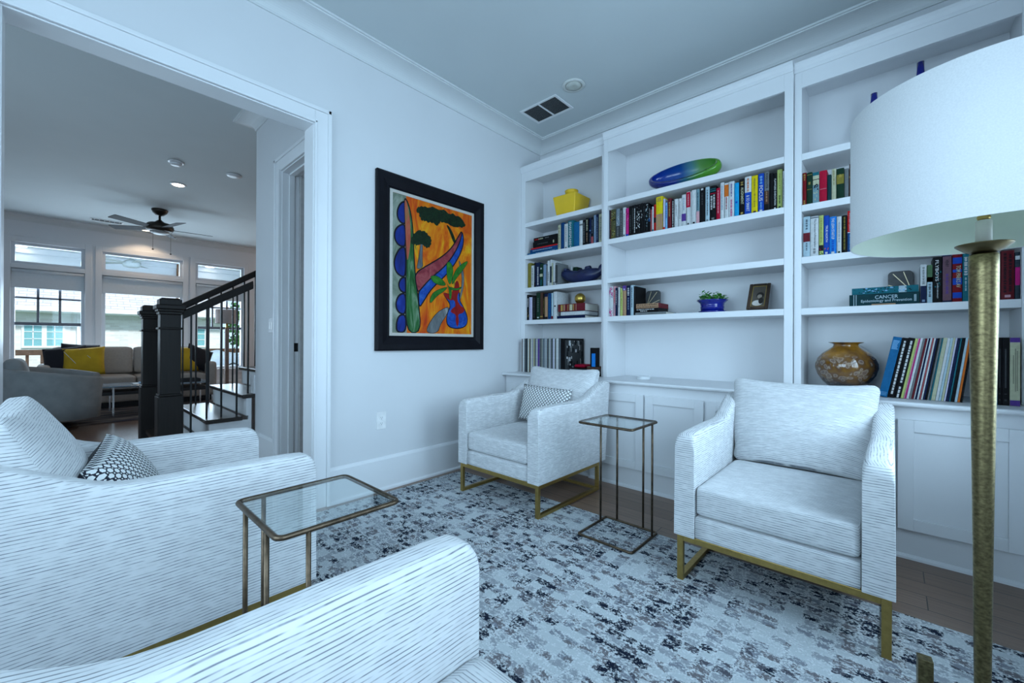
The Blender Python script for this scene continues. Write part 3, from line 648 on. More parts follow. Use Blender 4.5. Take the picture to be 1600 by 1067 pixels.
C2 = [(.962, .970, .243, 'navy', None, []), (.970, .980, .239, 'brown', None, [wt(.3, .7, 'tan')]), (.980, 1.020, .241, 'olivepat', None, [('motif', 'olive', 34), ('motif', 'cream', 10), ('band', .62, .66, 'black')]),
 (1.021, 1.055, .240, 'silver', 'silver blue book with a figure on its spine', [('band', 0, .42, 'dgrey'), ('motif', 'white', 9, .45, .75), wt(.08, .38, 'grey')]), (1.056, 1.082, .236, 'dgrey', None, [wt(.05, .92, 'grey', .55)]), (1.083, 1.107, .236, 'white', None, [wt(.35, .8, 'dgrey', .3), ('dot', .04, 'ink')]),
 (1.108, 1.133, .225, 'magenta', 'magenta book with a blue foot', [('band', 0, .09, 'blue'), ('motif', 'black', 7, .75, .97), ('motif', 'pink', 5, .4, .8)]), (1.134, 1.158, .236, 'black', None, [wt(.1, .7, 'dgrey', .6)]), (1.159, 1.172, .238, 'black', None, [wt(.2, .9, 'grey', .3)]),
 (1.173, 1.192, .239, 'black', None, [wt(.06, .88, 'white', .5)]), (1.193, 1.230, .237, 'black', 'black book with a white figure on its spine', [('motif', 'white', 26, .22, .72), ('motif', 'grey', 9, .72, .95)]), (1.231, 1.249, .238, 'black', None, [('motif', 'white', 7, .5, .8)]),
 (1.250, 1.268, .235, 'black', None, [wt(.5, .9, 'dgrey', .3)]), (1.269, 1.293, .233, 'black', 'black book with a teal and white picture spine', [('motif', 'tealgrey', 14, .2, .9), ('motif', 'white', 7, .7, .97)]), (1.294, 1.310, .205, 'black', None, [wt(.5, .9, 'white', .25), ('band', .42, .55, 'dblue')]),
 (1.311, 1.323, .172, 'rose', None, []), (1.324, 1.336, .191, 'white', None, [('band', 0, .1, 'teal')]), (1.337, 1.354, .205, 'red', None, [('band', .33, .52, 'ink'), wt(.6, .9, 'dred', .4)]),
 (1.355, 1.406, .255, 'yellow', 'thick yellow book with a tan lower spine', [('band', .01, .49, 'tan'), wt(.86, .96, 'gold', .7), wt(.12, .42, 'gold', .3)]), (1.408, 1.422, .232, 'lav', None, [('band', 0, .09, 'red')]), (1.423, 1.441, .200, 'lblue', None, [wt(.4, .9, 'blue', .4)]),
 (1.443, 1.471, .224, 'maroon', None, [wt(.42, .88, 'gold', .35)]), (1.473, 1.491, .210, 'black', None, [wt(.05, .95, 'white', .5)]), (1.492, 1.519, .209, 'white', None, [wt(.4, .8, 'grey', .25)]), (1.520, 1.543, .208, 'white', None, [wt(.3, .9, 'grey', .3)]),
 (1.544, 1.574, .229, 'white', 'white book with a purple block on the spine', [('band', .17, .40, 'purple'), wt(.48, .9, 'bluegrey', .3)]), (1.576, 1.604, .243, 'white', 'white book with a crimson top half', [('band', .54, .985, 'crimson'), ('marks', .6, .92, 'pink', .4), ('dot', .03, 'dgrey')]),
 (1.605, 1.612, .238, 'white', None, []), (1.613, 1.645, .246, 'white', None, [('dot', .03, 'ink')]), (1.646, 1.668, .243, 'tealgrey', 'teal grey book with a pink lower spine', [('band', .02, .36, 'pink'), wt(.4, .9, 'navy', .3)]), (1.669, 1.703, .246, 'black', None, [wt(.5, .85, 'dgrey', .3), ('dot', .93, 'white')]),
 (1.705, 1.733, .244, 'paleblue', None, [wt(.2, .92, 'dgrey', .34), ('dot', .03, 'grey')]), (1.735, 1.775, .243, 'black', 'thick black book with big white lettering', [('marks', .33, .72, 'white', .34, -.22), ('marks', .37, .74, 'white', .34, .2), ('band', .84, .87, 'teal'), ('band', .90, .92, 'teal'), ('band', .77, .79, 'crimson'), ('dot', .05, 'grey')]),
 (1.777, 1.801, .219, 'crimson', None, [wt(.2, .92, 'pink', .34)]), (1.802, 1.826, .249, 'white', None, [wt(.25, .92, 'bluegrey', .34)]), (1.827, 1.854, .240, 'white', 'white book with an orange strip on the spine', [('band', .62, .95, 'orange'), ('marks', .25, .6, 'rose', .4)]),
 (1.855, 1.888, .243, 'white', 'white book with magenta lettering', [('marks', .05, .50, 'magenta', .4), ('marks', .55, .93, 'purple', .3)]), (1.889, 1.917, .224, 'cyan', None, [('dot', .4, 'blue')]),
 (1.918, 1.949, .243, 'black', 'black book with ALIGNMENT on its spine', [('text', 'ALIGNMENT', .54, .46, 'cream', .08, .52), ('marks', .82, .92, 'gold', .6), ('dot', .05, 'gold')]), (1.950, 1.989, .249, 'white', 'white topped blue book with SO SMART on its spine', [('band', 0, .585, 'blue'), ('marks', .62, .95, 'orange', .34), ('text', '& SO SMART', .30, .42, 'white', .0, .55)]),
 (1.990, 2.026, .245, 'yellow', None, [wt(.18, .93, 'olive', .3), ('dot', .02, 'brown')]), (2.028, 2.061, .247, 'blue', 'deep blue book with FOCUS on its spine', [('text', 'FOCUS', .49, .40, 'white', .0, .62), ('marks', .74, .93, 'lblue', .5), ('marks', .1, .26, 'lblue', .3), ('dot', .02, 'white')]),
 (2.063, 2.088, .248, 'grey', 'grey book with a brown lower spine', [('band', .18, .52, 'brown'), ('band', 0, .18, 'black'), ('text', 'EXECUTE', .77, .38, 'ink', .1, .5), ('marks', .22, .5, 'tan', .4)]), (2.089, 2.110, .236, 'black', None, []),
 (2.111, 2.131, .230, 'black', 'black book with FLAWLESS EXECUTION on its spine', [('text', 'FLAWLESS EXECUTION', .48, .72, 'white', .05, .5), ('dot', .02, 'white')]), (2.132, 2.159, .246, 'lime', None, [('marks', .14, .34, 'dgreen', .4), ('marks', .5, .9, 'olive', .2), ('dot', .02, 'dgreen')]), (2.160, 2.171, .231, 'white', None, [wt(.2, .8, 'dgrey', .3)])]
shelf_row(C2, -.302, 1.885, 'middle bay upper shelf', 'books on the long upper shelf of the middle bay')
C4 = [(.963, 1.000, .243, 'white', 'white book speckled with magenta', [('motif', 'magenta', 40, .0, .3), ('motif', 'magenta', 40, .66, .97), ('motif', 'purple', 12, .6, .97)]), (1.001, 1.019, .243, 'pink', None, [('marks', .45, .92, 'crimson', .5), ('marks', .1, .4, 'bluegrey', .4)]), (1.020, 1.040, .228, 'navy', None, [wt(.4, .9, 'white', .35)]),
 (1.041, 1.058, .231, 'white', None, [wt(.3, .9, 'grey', .3)]), (1.059, 1.082, .221, 'lime', None, [wt(.2, .85, 'olive', .35)]), (1.083, 1.114, .240, 'tan', 'tan book with a purple top', [('band', .84, 1, 'purple'), ('dot', .85, 'lav')]), (1.115, 1.149, .237, 'navy', None, [('marks', .66, .92, 'white', .55), wt(.2, .6, 'bluegrey', .4)]),
 (1.150, 1.176, .238, 'paleblue', None, [wt(.25, .92, 'slate', .4)]), (1.177, 1.190, .228, 'black', None, [])]
shelf_row(C4, -.302, 1.262, 'middle bay lower shelf', 'upright books on the lower shelf of the middle bay')
R2 = [(2.259, 2.278, .201, 'dred', None, [('marks', .75, .95, 'gold', .6), ('marks', .02, .16, 'gold', .6)]), (2.280, 2.307, .196, 'dgreen', None, [('band', .47, .48, 'gold'), ('marks', .62, .7, 'gold', .5), ('band', .92, .93, 'gold')]), (2.309, 2.341, .188, 'cream', 'cream book with a dark teal swirl pattern', [('band', 0, .60, 'tealgrey'), ('motif', 'ink', 18, .4, .62), ('motif', 'cream', 10, .05, .4), ('band', .76, .78, 'ink'), ('band', .90, 1, 'teal')]),
 (2.342, 2.378, .189, 'crimson', 'wide crimson book with one pale line', [('band', .42, .43, 'pink')]), (2.379, 2.398, .157, 'dteal', None, []), (2.399, 2.421, .186, 'cream', None, [wt(.5, .95, 'olive', .25)]), (2.422, 2.457, .180, 'dgreen', 'dark green book with an olive band', [('band', .50, .80, 'olive'), ('motif', 'gold', 7, .66, .8)]), (2.458, 2.478, .172, 'grey', None, []), (2.479, 2.500, .193, 'brown', None, [('band', .6, .62, 'gold')])]
shelf_row(R2, -.270, 1.885, 'right bay upper shelf', 'old clothbound books beside the lampshade', .15)
R3 = [(2.259, 2.2625, .236, 'white', 'very thin white booklet', []), (2.2632, 2.298, .245, 'paleblue', 'pale blue book with a dark red spine label', [('band', .38, .60, 'maroon'), ('marks', .65, .93, 'slate', .35), ('marks', .17, .35, 'slate', .3)]), (2.299, 2.339, .240, 'white', "white book titled The Innovator's Prescription", [('text', "The Innovator's Prescription", .58, .70, 'slate', .06, .3), ('marks', .03, .2, 'grey', .4), ('band', .955, .975, 'slate')]),
 (2.340, 2.362, .240, 'lime', 'pale lime book with a dark square low on its spine', [('band', .12, .26, 'ink'), ('marks', .32, .93, 'olive', .3), ('motif', 'red', 2, .15, .22), ('motif', 'dgreen', 6, .02, .1)]), (2.363, 2.389, .234, 'blue', 'deep blue book titled TRUE NORTH', [('text', 'TRUE NORTH', .54, .42, 'white', .05, .42), ('motif', 'orange', 4, .13, .19), ('dot', .03, 'white')]), (2.390, 2.423, .221, 'azure', 'bright blue book titled THE LEAN STARTUP', [('text', 'THE LEAN STARTUP', .68, .56, 'white', .0, .45), ('marks', .08, .37, 'blue', .4), ('dot', .02, 'white')]),
 (2.424, 2.446, .216, 'white', None, [('marks', .3, .85, 'bluegrey', .35), ('dot', .02, 'dgreen')]), (2.447, 2.471, .218, 'black', None, [('marks', .1, .95, 'olive', .4)]), (2.472, 2.499, .239, 'red', 'red topped book with a blue lower spine', [('band', 0, .47, 'dblue'), ('band', .47, .49, 'white'), ('text', 'Michael Lewis', .73, .42, 'pink', .0, .5), ('marks', .06, .42, 'lblue', .3)])]
shelf_row(R3, -.270, 1.571, 'right bay second shelf', 'modern business books beside the lampshade')
R4 = [(2.771, 2.795, .203, 'white', 'small white topped navy book', [('band', 0, .45, 'navy'), ('marks', .5, .93, 'grey', .4), ('dot', .04, 'bluegrey')]), (2.796, 2.817, .199, 'green', 'green topped book with a pale blue lower spine', [('band', 0, .68, 'paleblue'), ('band', .55, .68, 'tealgrey'), ('marks', .12, .5, 'ink', .5)]), (2.818, 2.850, .236, 'black', 'black book titled FLYBOYS', [('text', 'FLYBOYS', .70, .46, 'white', -.05, .4), ('text', 'JAMES BRADLEY', .26, .34, 'white', .0, .2), ('motif', 'teal', 8, .3, .8)]),
 (2.852, 2.885, .242, 'navy', 'navy book with a mauve stripe and gold label', [('band', .04, .97, 'mauve'), ('marks', .14, .60, 'purple', .34), ('text', 'HENRY', .82, .15, 'ink', 0, .4)]), (2.887, 2.921, .241, 'dred', 'red and blue banded thick book with pale lettering', [('band', .80, .93, 'blue'), ('band', .62, .68, 'blue'), ('band', .36, .50, 'blue'), ('band', .08, .20, 'blue'), ('text', 'TOM PARKS AV', .53, .46, 'cream', .12, .5)]), (2.922, 2.944, .241, 'teal', 'teal book with white lettering', [('marks', .55, .92, 'white', .6), ('marks', .2, .5, 'paleblue', .35)])]
shelf_row(R4, -.270, 1.262, 'right bay third shelf', 'upright books left of the lamp pole')
R4b = [(3.024, 3.045, .240, 'white', 'pale striped book right of the lamp pole', [('marks', .72, .95, 'slate', .7), ('band', .48, .65, 'tan'), ('marks', .1, .4, 'tealgrey', .4)]), (3.047, 3.089, .235, 'maroon', 'thick maroon book with dark lettering right of the lamp pole', [('marks', .14, .95, 'ink', .26, -.2), ('marks', .14, .92, 'ink', .26, .2), ('dot', .05, 'pink')]), (3.090, 3.106, .223, 'slate', 'slate book with a magenta stripe', [('band', .3, .68, 'magenta'), ('band', .84, .92, 'white')])]
shelf_row(R4b, -.270, 1.262, 'right bay third shelf', 'upright books right of the lamp pole')
L2 = [(.424, .452, .227, 'cream', None, [('marks', .1, .9, 'brown', .34)]), (.454, .489, .243, 'dblue', None, []), (.491, .531, .225, 'white', None, [('marks', .3, .9, 'grey', .3), ('dot', .02, 'dgrey')]), (.533, .592, .243, 'teal', 'wide teal book titled SHAKESPEARE', [('text', 'SHAKESPEARE', .53, .84, 'white', -.05, .42), ('marks', .03, .09, 'white', .3)]), (.594, .650, .219, 'blue2', None, []),
 (.652, .686, .224, 'white', None, [('band', .8, .86, 'grey')]), (.688, .715, .220, 'black', None, [wt(.1, .9, 'grey', .4)]), (.717, .748, .232, 'black', None, [('marks', .5, .93, 'cream', .5), ('marks', .1, .45, 'tan', .3)]), (.750, .771, .230, 'navy', None, [('dot', .5, 'lblue'), wt(.1, .4, 'grey', .4)]), (.773, .794, .229, 'black', 'black book with a pink foot', [('band', 0, .28, 'rose'), wt(.4, .9, 'bluegrey', .25)]), (.796, .819, .243, 'bluegrey', None, [wt(.4, .9, 'white', .2)]), (.821, .842, .244, 'navy', None, [wt(.1, .9, 'bluegrey', .4)]), (.844, .878, .242, 'cream', None, [wt(.1, .9, 'grey', .6)])]
shelf_row(L2, -.270, 1.885, 'left bay upper shelf', 'upright books on the upper shelf of the left bay')
L3 = [(.056, .062, .237, 'white', None, []), (.064, .108, .240, 'olive', None, []), (.110, .143, .211, 'white', None, [wt(.1, .9, 'ink', .35)]), (.145, .162, .237, 'black', None, [wt(.2, .9, 'bluegrey', .3)]), (.164, .213, .232, 'navy', None, [('marks', .1, .82, 'white', .34, .1)]), (.215, .250, .216, 'dgreen', None, [('band', .44, .56, 'cream'), ('marks', .72, .82, 'white', .6), ('marks', .05, .3, 'teal', .4)]), (.252, .287, .206, 'bluegrey', None, []), (.289, .302, .190, 'grey', None, []),
 (.304, .329, .234, 'white', None, [('marks', .2, .55, 'ink', .4)]), (.330, .351, .240, 'white', None, [('band', .12, .75, 'slate')]), (.353, .366, .209, 'cream', None, [wt(.4, .9, 'ink', .3)]), (.368, .395, .207, 'white', None, [('dot', .03, 'ink'), ('band', .12, .15, 'ink')]), (.397, .422, .203, 'grey', None, [('band', .1, .9, 'dgrey')])]
shelf_row(L3, -.270, 1.571, 'left bay second shelf', 'upright books left of the blue sculpture')
L4 = [(.056, .084, .245, 'black', None, [('marks', .5, .85, 'white', .6), ('motif', 'gold', 4, .1, .4)]), (.085, .122, .220, 'lav', None, [wt(.1, .9, 'purple', .15)]), (.125, .168, .232, 'black', None, [('marks', .1, .9, 'dgrey', .4)]), (.172, .218, .256, 'dgreen', None, [('marks', .3, .8, 'grey', .3), ('dot', .06, 'white')]), (.220, .252, .255, 'brown', None, [('band', .1, .13, 'gold')]), (.254, .273, .245, 'black', None, [('marks', .2, .8, 'olive', .3)]), (.275, .310, .239, 'tan', 'tan book with a black foot', [('band', 0, .1, 'black'), ('band', .88, 1, 'navy')]), (.312, .349, .241, 'dblue', None, [wt(.1, .9, 'blue2', .5)]), (.351, .371, .240, 'paleblue', None, [('band', 0, .12, 'maroon')]), (.374, .414, .250, 'white', 'thick plain white book', [('dot', .45, 'ink')])]
shelf_row(L4, -.270, 1.262, 'left bay third shelf', 'upright books left of the gold ball')
def lying(x0, z0, length, thick, y, depth, col, label, deco=(), rz=0, group=None, flip=False, h=None):
    """book lying flat, spine to the room; length runs along +x"""
    t = bpy.data.objects.new('book', None); COL.objects.link(t); t.empty_display_size = .05
    # local z (height) -> world -x for title reading left to right: origin at the right end
    t.location = (x0+length, y, z0+thick/2+.0002)
    t.rotation_euler = (Matrix.Rotation(rz, 3, 'Z') @ Matrix.Rotation(-PI/2, 3, 'Y')).to_euler()
    tag(t, label, 'book', group); book_parts(t, thick-.0004, length, depth, col, deco, pages=bmat(col) if col in ('maroon', 'black') else None); return t
# stack on the left bay upper shelf
g = 'flat stack on the left bay upper shelf'
z = 1.8855
for (x0, L, th, col, lab, deco) in ((.060, .360, .020, 'blue2', 'large blue book lying at the very bottom of the left bay flat stack', [('marks', .1, .7, 'white', .25)]), (.095, .325, .030, 'dblue', 'white edged dark blue book lying second from bottom, left bay stack', [('band', .02, .98, 'dblue'), ('marks', .2, .9, 'paleblue', .3)]), (.104, .312, .014, 'red', 'thin red book lying in the middle of the left bay stack', []), (.130, .285, .056, 'black', 'thick black book lying under the top one, left bay stack', [('marks', .35, .8, 'dgrey', .25), ('dot', .12, 'cream')]), (.139, .276, .036, 'black', 'black book with red lettering on top of the left bay stack', [('marks', .8, .95, 'red', .35), ('marks', .6, .78, 'cream', .35), ('marks', .35, .5, 'grey', .3)])):
    lying(x0, z, L, th, -.268, .19, col, lab, deco, group=g); z += th
# stack on the middle bay lower shelf
g = 'flat stack beside the middle bay bookend'
lying(1.192, 1.2625, .240, .020, -.300, .20, 'grey', 'pale grey soft book at the bottom of the middle bay stack', [], group=g)
lying(1.197, 1.2827, .180, .030, -.300, .18, 'black', 'black book with white lettering lying under the salmon one', [('marks', .2, .97, 'white', .25, .2), ('marks', .5, .8, 'white', .25, -.2)], group=g)
lying(1.197, 1.3130, .182, .036, -.300, .18, 'maroon', 'maroon book with salmon spine lying on top, middle bay stack', [('band', .02, .985, 'tan'), ('marks', .05, .95, 'ink', .22, .22), ('marks', .05, .95, 'ink', .22, -.22)], group=g)
tt = tag(build('magazine', MB().apply(lambda p: p).box(-.07, -.10, 0, .07, .10, .004).box(-.065, -.095, .0038, .066, .09, .007), bmat('paleblue'), loc=None), 'thin pale magazine lying open behind the salmon book, middle bay', 'magazine'); tt.location = (1.535, -.148, 1.2627); tt.rotation_euler = (0, 0, -.05)
# right bay stack
g = 'flat stack under the right bay bookend'
lying(2.482, 1.2625, .286, .064, -.270, .20, 'dteal', 'thick dark teal book titled CANCER at the stack bottom, right bay', [('text', 'CANCER', .45, .33, 'paleblue', .20, .30), ('text', 'Epidemiology and Prevention', .46, .72, 'paleblue', -.14, .30), ('band', .925, .935, 'paleblue'), ('band', .89, .90, 'paleblue'), ('marks', .04, .07, 'paleblue', .6)], group=g)
lying(2.493, 1.3268, .272, .036, -.268, .19, 'teal', 'mottled teal book lying on the dark teal CANCER volume', [('motif', 'lblue', 24, .2, .9), ('motif', 'dteal', 34, .1, .98), ('band', .17, .28, 'paleblue')], group=g)
solo('paper_tab', MB().box(2.578, -.274, 1.2627, 2.676, -.2708, 1.2705), bmat('tan'), 'small salmon paper tab at the foot of the CANCER book', 'label', (2.627, -.272, 1.2627))
# left bay third shelf stack (page edges face the room on the right)
def stack_book(x0, x1, z0, z1, y0, y1, col, label, deco):
    t = thing('book', label, 'book', ((x0+x1)/2, y0, z0), group='stack under the gold ball')
    b = .003
    m = MB().box(x0, y0, z0, x1, y1, z0+b).box(x0, y0, z1-b, x1, y1, z1).box(x0, y0, z0+b, x1-.0, y0+.004, z1-b) if deco != 'white' else MB().box(x0, y0, z0, x1, y1, z0+b).box(x0, y0, z1-b, x1, y1, z1)
    build('cover', m, bmat(col), t)
    build('page_block', MB().box(x0+.003, y0+(.0042 if deco != 'white' else .002), z0+b, x1-.002, y1-.004, z1-b), PAPER if deco != 'white' else bmat('white'), t)
    if deco == 'gold':
        for (a, c_, mt) in ((.03, .05, 'gold'), (.06, .075, 'tan'), (.105, .11, 'gold'), (.125, .155, 'cream'), (.165, .172, 'gold'), (.19, .196, 'tan')):
            build('spine_band', MB().box(x0+a, y0-.0006, z0+.006, x0+c_, y0, z1-.006), bmat(mt), t)
stack_book(.419, .714, 1.2625, 1.288, -.268, -.05, 'navy', 'navy book lying at the bottom of the stack under the gold ball', '')
stack_book(.454, .714, 1.2885, 1.326, -.266, -.05, 'slate', 'white page-edged book lying in the middle under the gold ball', 'white')
stack_book(.430, .714, 1.3265, 1.392, -.268, -.05, 'maroon', 'thick maroon book with gold bands directly under the gold ball', 'gold')
solo('gold_ball', MB().lathe([(.0489*math.cos(a), .0489*math.sin(a)) for a in [(-PI/2+PI*i/18) for i in range(19)]], n=32, cap=False), plain('gold_leaf', (.55, .38, .08), .28, .9, .2, 20), 'shiny gold ball resting on the maroon book', 'ornament', (0, 0, 0)).location = (.604, -.175, 1.392+.0492)
# ------------------------------------------------------------------ records and magazines on the counter
def sleeve(x, w, y, h, d, col, label, tilt=0, group='x', name='record_sleeve', cat='record', lab2=None):
    m = MB().box(-w/2, 0, 0, w/2, d, h)
    o = build(name, m, bmat(col), loc=None); o.location = (x, y, CT+.0004+abs(math.sin(tilt))*w/2); o.rotation_euler = (0, tilt, 0)
    return tag(o, label, cat, group)
R2_ = random.Random(11)
x = .064
pal = ['grey', 'dgrey', 'white', 'white', 'slate', 'grey', 'silver', 'white', 'black', 'cream', 'grey', 'dgrey', 'lav', 'brown', 'silver']
LPL = []
while x < .5085:
    w = R2_.choice((.0070, .0085, .0100, .0115)); col = pal[R2_.randrange(len(pal))]
    if .262 < x < .280: col = 'purple'
    LPL.append((x, w, col)); x += w
for i, (x, w, col) in enumerate(LPL):
    its = [(0, 0, 0, c_[2], None) for c_ in LPL]
    sleeve(x+w/2, w-.001, -.352+R2_.uniform(0, .006), .314+R2_.uniform(-.002, .003), .30, col, label_for(its, i, 'left counter row', 'record sleeve'), group='upright records on the left counter')
t = thing('box_set', 'tall black box set with a black and white photo on its side', 'record box', (.54, -.35, CT))
build('box', MB().box(.521, -.352, CT+.0003, .557, -.04, CT+.316), bmat('black'), t, bevel=.002)
ph = MB(); rp = random.Random(3); mats_ = [bmat('black'), bmat('grey'), bmat('dgrey'), bmat('white')]
ph.box(.5571, -.335, CT+.03, .5576, -.06, CT+.30, 2)
for i in range(46):
    yy = rp.uniform(-.32, -.08); zz = rp.uniform(CT+.05, CT+.285); a = rp.uniform(.006, .026); b = rp.uniform(.006, .05)
    ph.box(.5577+i*.00001, yy, zz, .5578+i*.00001, min(-.062, yy+a), min(CT+.298, zz+b), rp.choice((0, 0, 0, 1, 3, 2)))
build('photo_print', ph, mats_, t)
# flat stacks right of the box set
g = 'magazines stacked left of the little blue book'
zz = CT+.0004
for i, (x0, x1, th, col, lab) in enumerate(((.600, .800, .012, 'black', 'black magazine at the bottom of the small stack on the left counter'), (.600, .806, .016, 'white', 'white magazine lying second in the small stack, left counter'), (.600, .804, .004, 'navy', 'thin navy magazine between the two white ones, left counter'), (.602, .806, .018, 'white', 'upper white magazine in the small stack, left counter'), (.600, .800, .012, 'black', 'black magazine near the top of the small stack, left counter'))):
    o = solo('magazine', MB().box(x0, -.33, zz, x1, -.08, zz+th-.0004), bmat(col), lab, 'magazine', ((x0+x1)/2, -.2, zz), g); zz += th
o = solo('folded_cloth', MB().soft((.66, -.20, zz+.0135), (.055, .07, .013), .012, 8, (0, 0, .004)), bmat('crimson'), 'small red fabric item on top of the magazine stack, left counter', 'cloth', (.66, -.2, zz))
solo('notepad', MB().box(.735, -.26, zz, .795, -.12, zz+.012), bmat('cream'), 'little cream notepad on the magazine stack beside the red cloth', 'notepad', (.76, -.2, zz))
for i, (th, col, lab) in enumerate(((.03, 'black', 'black lacquer box at the bottom of the right-hand pile, left counter'), (.03, 'dgrey', 'dark grey box in the middle of the right-hand pile, left counter'), (.02, 'brown', 'brown folder lying on the right-hand pile, left counter'))):
    z0 = CT+.0004+(0, .03, .06)[i]
    solo('box', MB().box(.812, -.385, z0, .886, -.20, z0+th-.0006), bmat(col), lab, 'box', (.85, -.18, z0), 'dark pile at the right end of the left counter')
t = thing('book', 'upright black book with a bright blue block, right end of left counter', 'book', (.860, -.374, CT+.0798))
book_parts(t, .054, .158, .06, 'black', []); t.rotation_euler = (0, 0, .0)
build('cover_picture', MB().box(-.010, -.0016, .004, .024, -.0008, .112), bmat('azure'), t, world=False)
solo('coaster', MB().lathe([(.050, CT), (.052, CT+.003), (.050, CT+.010), (.046, CT+.012), (.050, CT+.014), (.050, CT+.020), (.044, CT+.022)], 1.238, -.256, 32), plain('frosted_white', (.72, .74, .76), .25), 'low round white dish alone on the empty middle counter', 'dish', (1.238, -.256, CT))
# leaning records on the right counter
xs = [2.668, 2.703, 2.727, 2.751, 2.761, 2.765, 2.770, 2.779, 2.787, 2.795, 2.799, 2.805, 2.812, 2.818, 2.824, 2.831, 2.838, 2.845, 2.850, 2.864, 2.874, 2.883, 2.891, 2.897, 2.907, 2.913, 2.924, 2.933, 2.941, 2.949]
cols = ['blue2', 'black', 'black', 'lime', 'pink', 'magenta', 'white', 'grey', 'maroon', 'white', 'navy', 'white', 'rose', 'white', 'navy', 'black', 'grey', 'teal', 'cream', 'white', 'paleblue', 'cream', 'lav', 'navy', 'teal', 'black', 'paleblue', 'orange', 'black']
items = [(0, 0, 0, c, None) for c in cols]
items[0] = (0, 0, 0, 'blue2', 'thick blue leaning box set'); items[1] = (0, 0, 0, 'black', 'black leaning box set, left of the pair,'); items[2] = (0, 0, 0, 'black', 'black leaning box set, right of the pair,')
for i, c in enumerate(cols):
    tp0, tp1 = xs[i], xs[i+1]; tilt = math.radians(10.5-.14*i)
    w = max(.0022, (tp1-tp0)*math.cos(tilt)-.0006); h = .314 if i else .318
    lab = label_for(items, i, 'right counter row', 'record sleeve')
    xc = tp0+w/2*math.cos(tilt)-h*math.sin(tilt)
    if i < 3:
        t = thing('box_set', lab, 'record box', (xc, -.388, CT+.001+w/2*math.sin(tilt)), rot=(0, tilt, 0), group='leaning box sets')
        build('box', MB().box(-w/2, 0, 0, w/2, .30, h), bmat(c), t, world=False, bevel=.0012)
        mk = MB(); rr_ = random.Random(i)
        if i == 0:
            for q in range(7): mk.box(-w*.38, -.0006, h*(.93-.022*q), w*(.1+.28*rr_.random()), 0, h*(.942-.022*q))
            for q in range(3): mk.box(-w*.38, -.0006, h*(.03+.022*q), w*.36, 0, h*(.036+.022*q))
        else:
            z = h*.95
            while z > h*.06:
                L = rr_.uniform(.008, .02)
                if not (h*.21 < z < h*.26): mk.box(-w*.13, -.0006, z-L, w*.20, 0, z)
                z -= L+.004
        build('spine_lettering', mk, bmat('lblue' if i == 0 else 'white'), t, world=False)
    else:
        sleeve(xc, w, -.388+R2_.uniform(0, .004), h-R2_.uniform(0, .003), .305, c, lab, tilt, 'leaning records on the right counter')
for (x0, x1, c, lab, cap) in ((3.017, 3.0225, 'cyan', 'thin blue album just right of the lamp pole', 0), (3.0235, 3.0355, 'black', 'narrow black album right of the lamp pole', 0), (3.0365, 3.058, 'black', 'wide black box set right of the lamp pole', 0), (3.0595, 3.090, 'cream', 'cream and purple box set at the far right counter end', 1)):
    t = thing('box_set', lab, 'record box', ((x0+x1)/2, -.385, CT+.0004))
    w = x1-x0; build('box', MB().box(-w/2, 0, 0, w/2, .30, .312), bmat(c), t, world=False, bevel=.001)
    if cap:
        [build('spine_band', MB().box(-w*.49, -.0008, a_, w*.49, .001, b_), bmat('purple'), t, world=False) for a_, b_ in ((.001, .026), (.290, .311))]
        mk = MB()
        for (sx, a, b) in ((-.15, .10, .23), (.05, .07, .26), (.22, .07, .25)):
            z = b
            while z > a: mk.box(sx*w-.0013, -.0006, z-.004, sx*w+.0013, 0, z); z -= .0065
        build('spine_lettering', mk, bmat('dgrey'), t, world=False)
    elif w > .01:
        build('spine_lettering', MB().box(-w*.18, -.0006, .02, w*.18, 0, .028).box(-w*.18, -.0006, .05, w*.18, 0, .055).box(-w*.12, -.0006, .08, w*.12, 0, .26), bmat('dgrey'), t, world=False)
# ------------------------------------------------------------------ bookends
def bookend(label, x, y, z, s, h, flip=1):
    t = thing('bookend', label, 'bookend', (x, y, z))
    r = .022; pts = [(-s/2, 0), (s/2, 0), (s/2, h)] ; poly = []
    ct = [(s/2-r, h-r, 0), (-s/2+r, h-r, 90)]
    poly = [(s/2, 0)]
    for cx, cz, a0 in ct:
        for i in range(7): a = math.radians(a0+15*i); poly.append((cx+r*math.cos(a), cz+r*math.sin(a)))
    poly.append((-s/2, 0))
    build('stone_slab', MB().prism(poly, 0, .022, 'Y'), plain('slate_stone', (.035, .04, .045), .45, var=.3, scale=25), t, world=False, bevel=.001)
    m = MB(); ox, oz = -flip*s*.44, h*.42
    for (ex, ez) in ((-flip*s*.12, h*.97), (flip*s*.30, h*.93), (flip*s*.49, h*.62)):
        d = Vector((ex-ox, ez-oz)); n = Vector((-d[1], d[0])).normalized()*.0018
        m.prism([(ox-n[0], oz-n[1]), (ex-n[0], ez-n[1]), (ex+n[0], ez+n[1]), (ox+n[0], oz+n[1])], -.0012, .0002, 'Y')
    build('brass_rays', m, plain('pale_brass_inlay', (.60, .52, .33), .35, .6), t, world=False)
bookend('square slate bookend with brass rays on the middle bay lower shelf', 1.250, -.112, 1.2627, .112, .205, 1)
bookend('square slate bookend with brass rays behind the CANCER book, right bay', 2.697, -.064, 1.2627, .106, .205, -1)
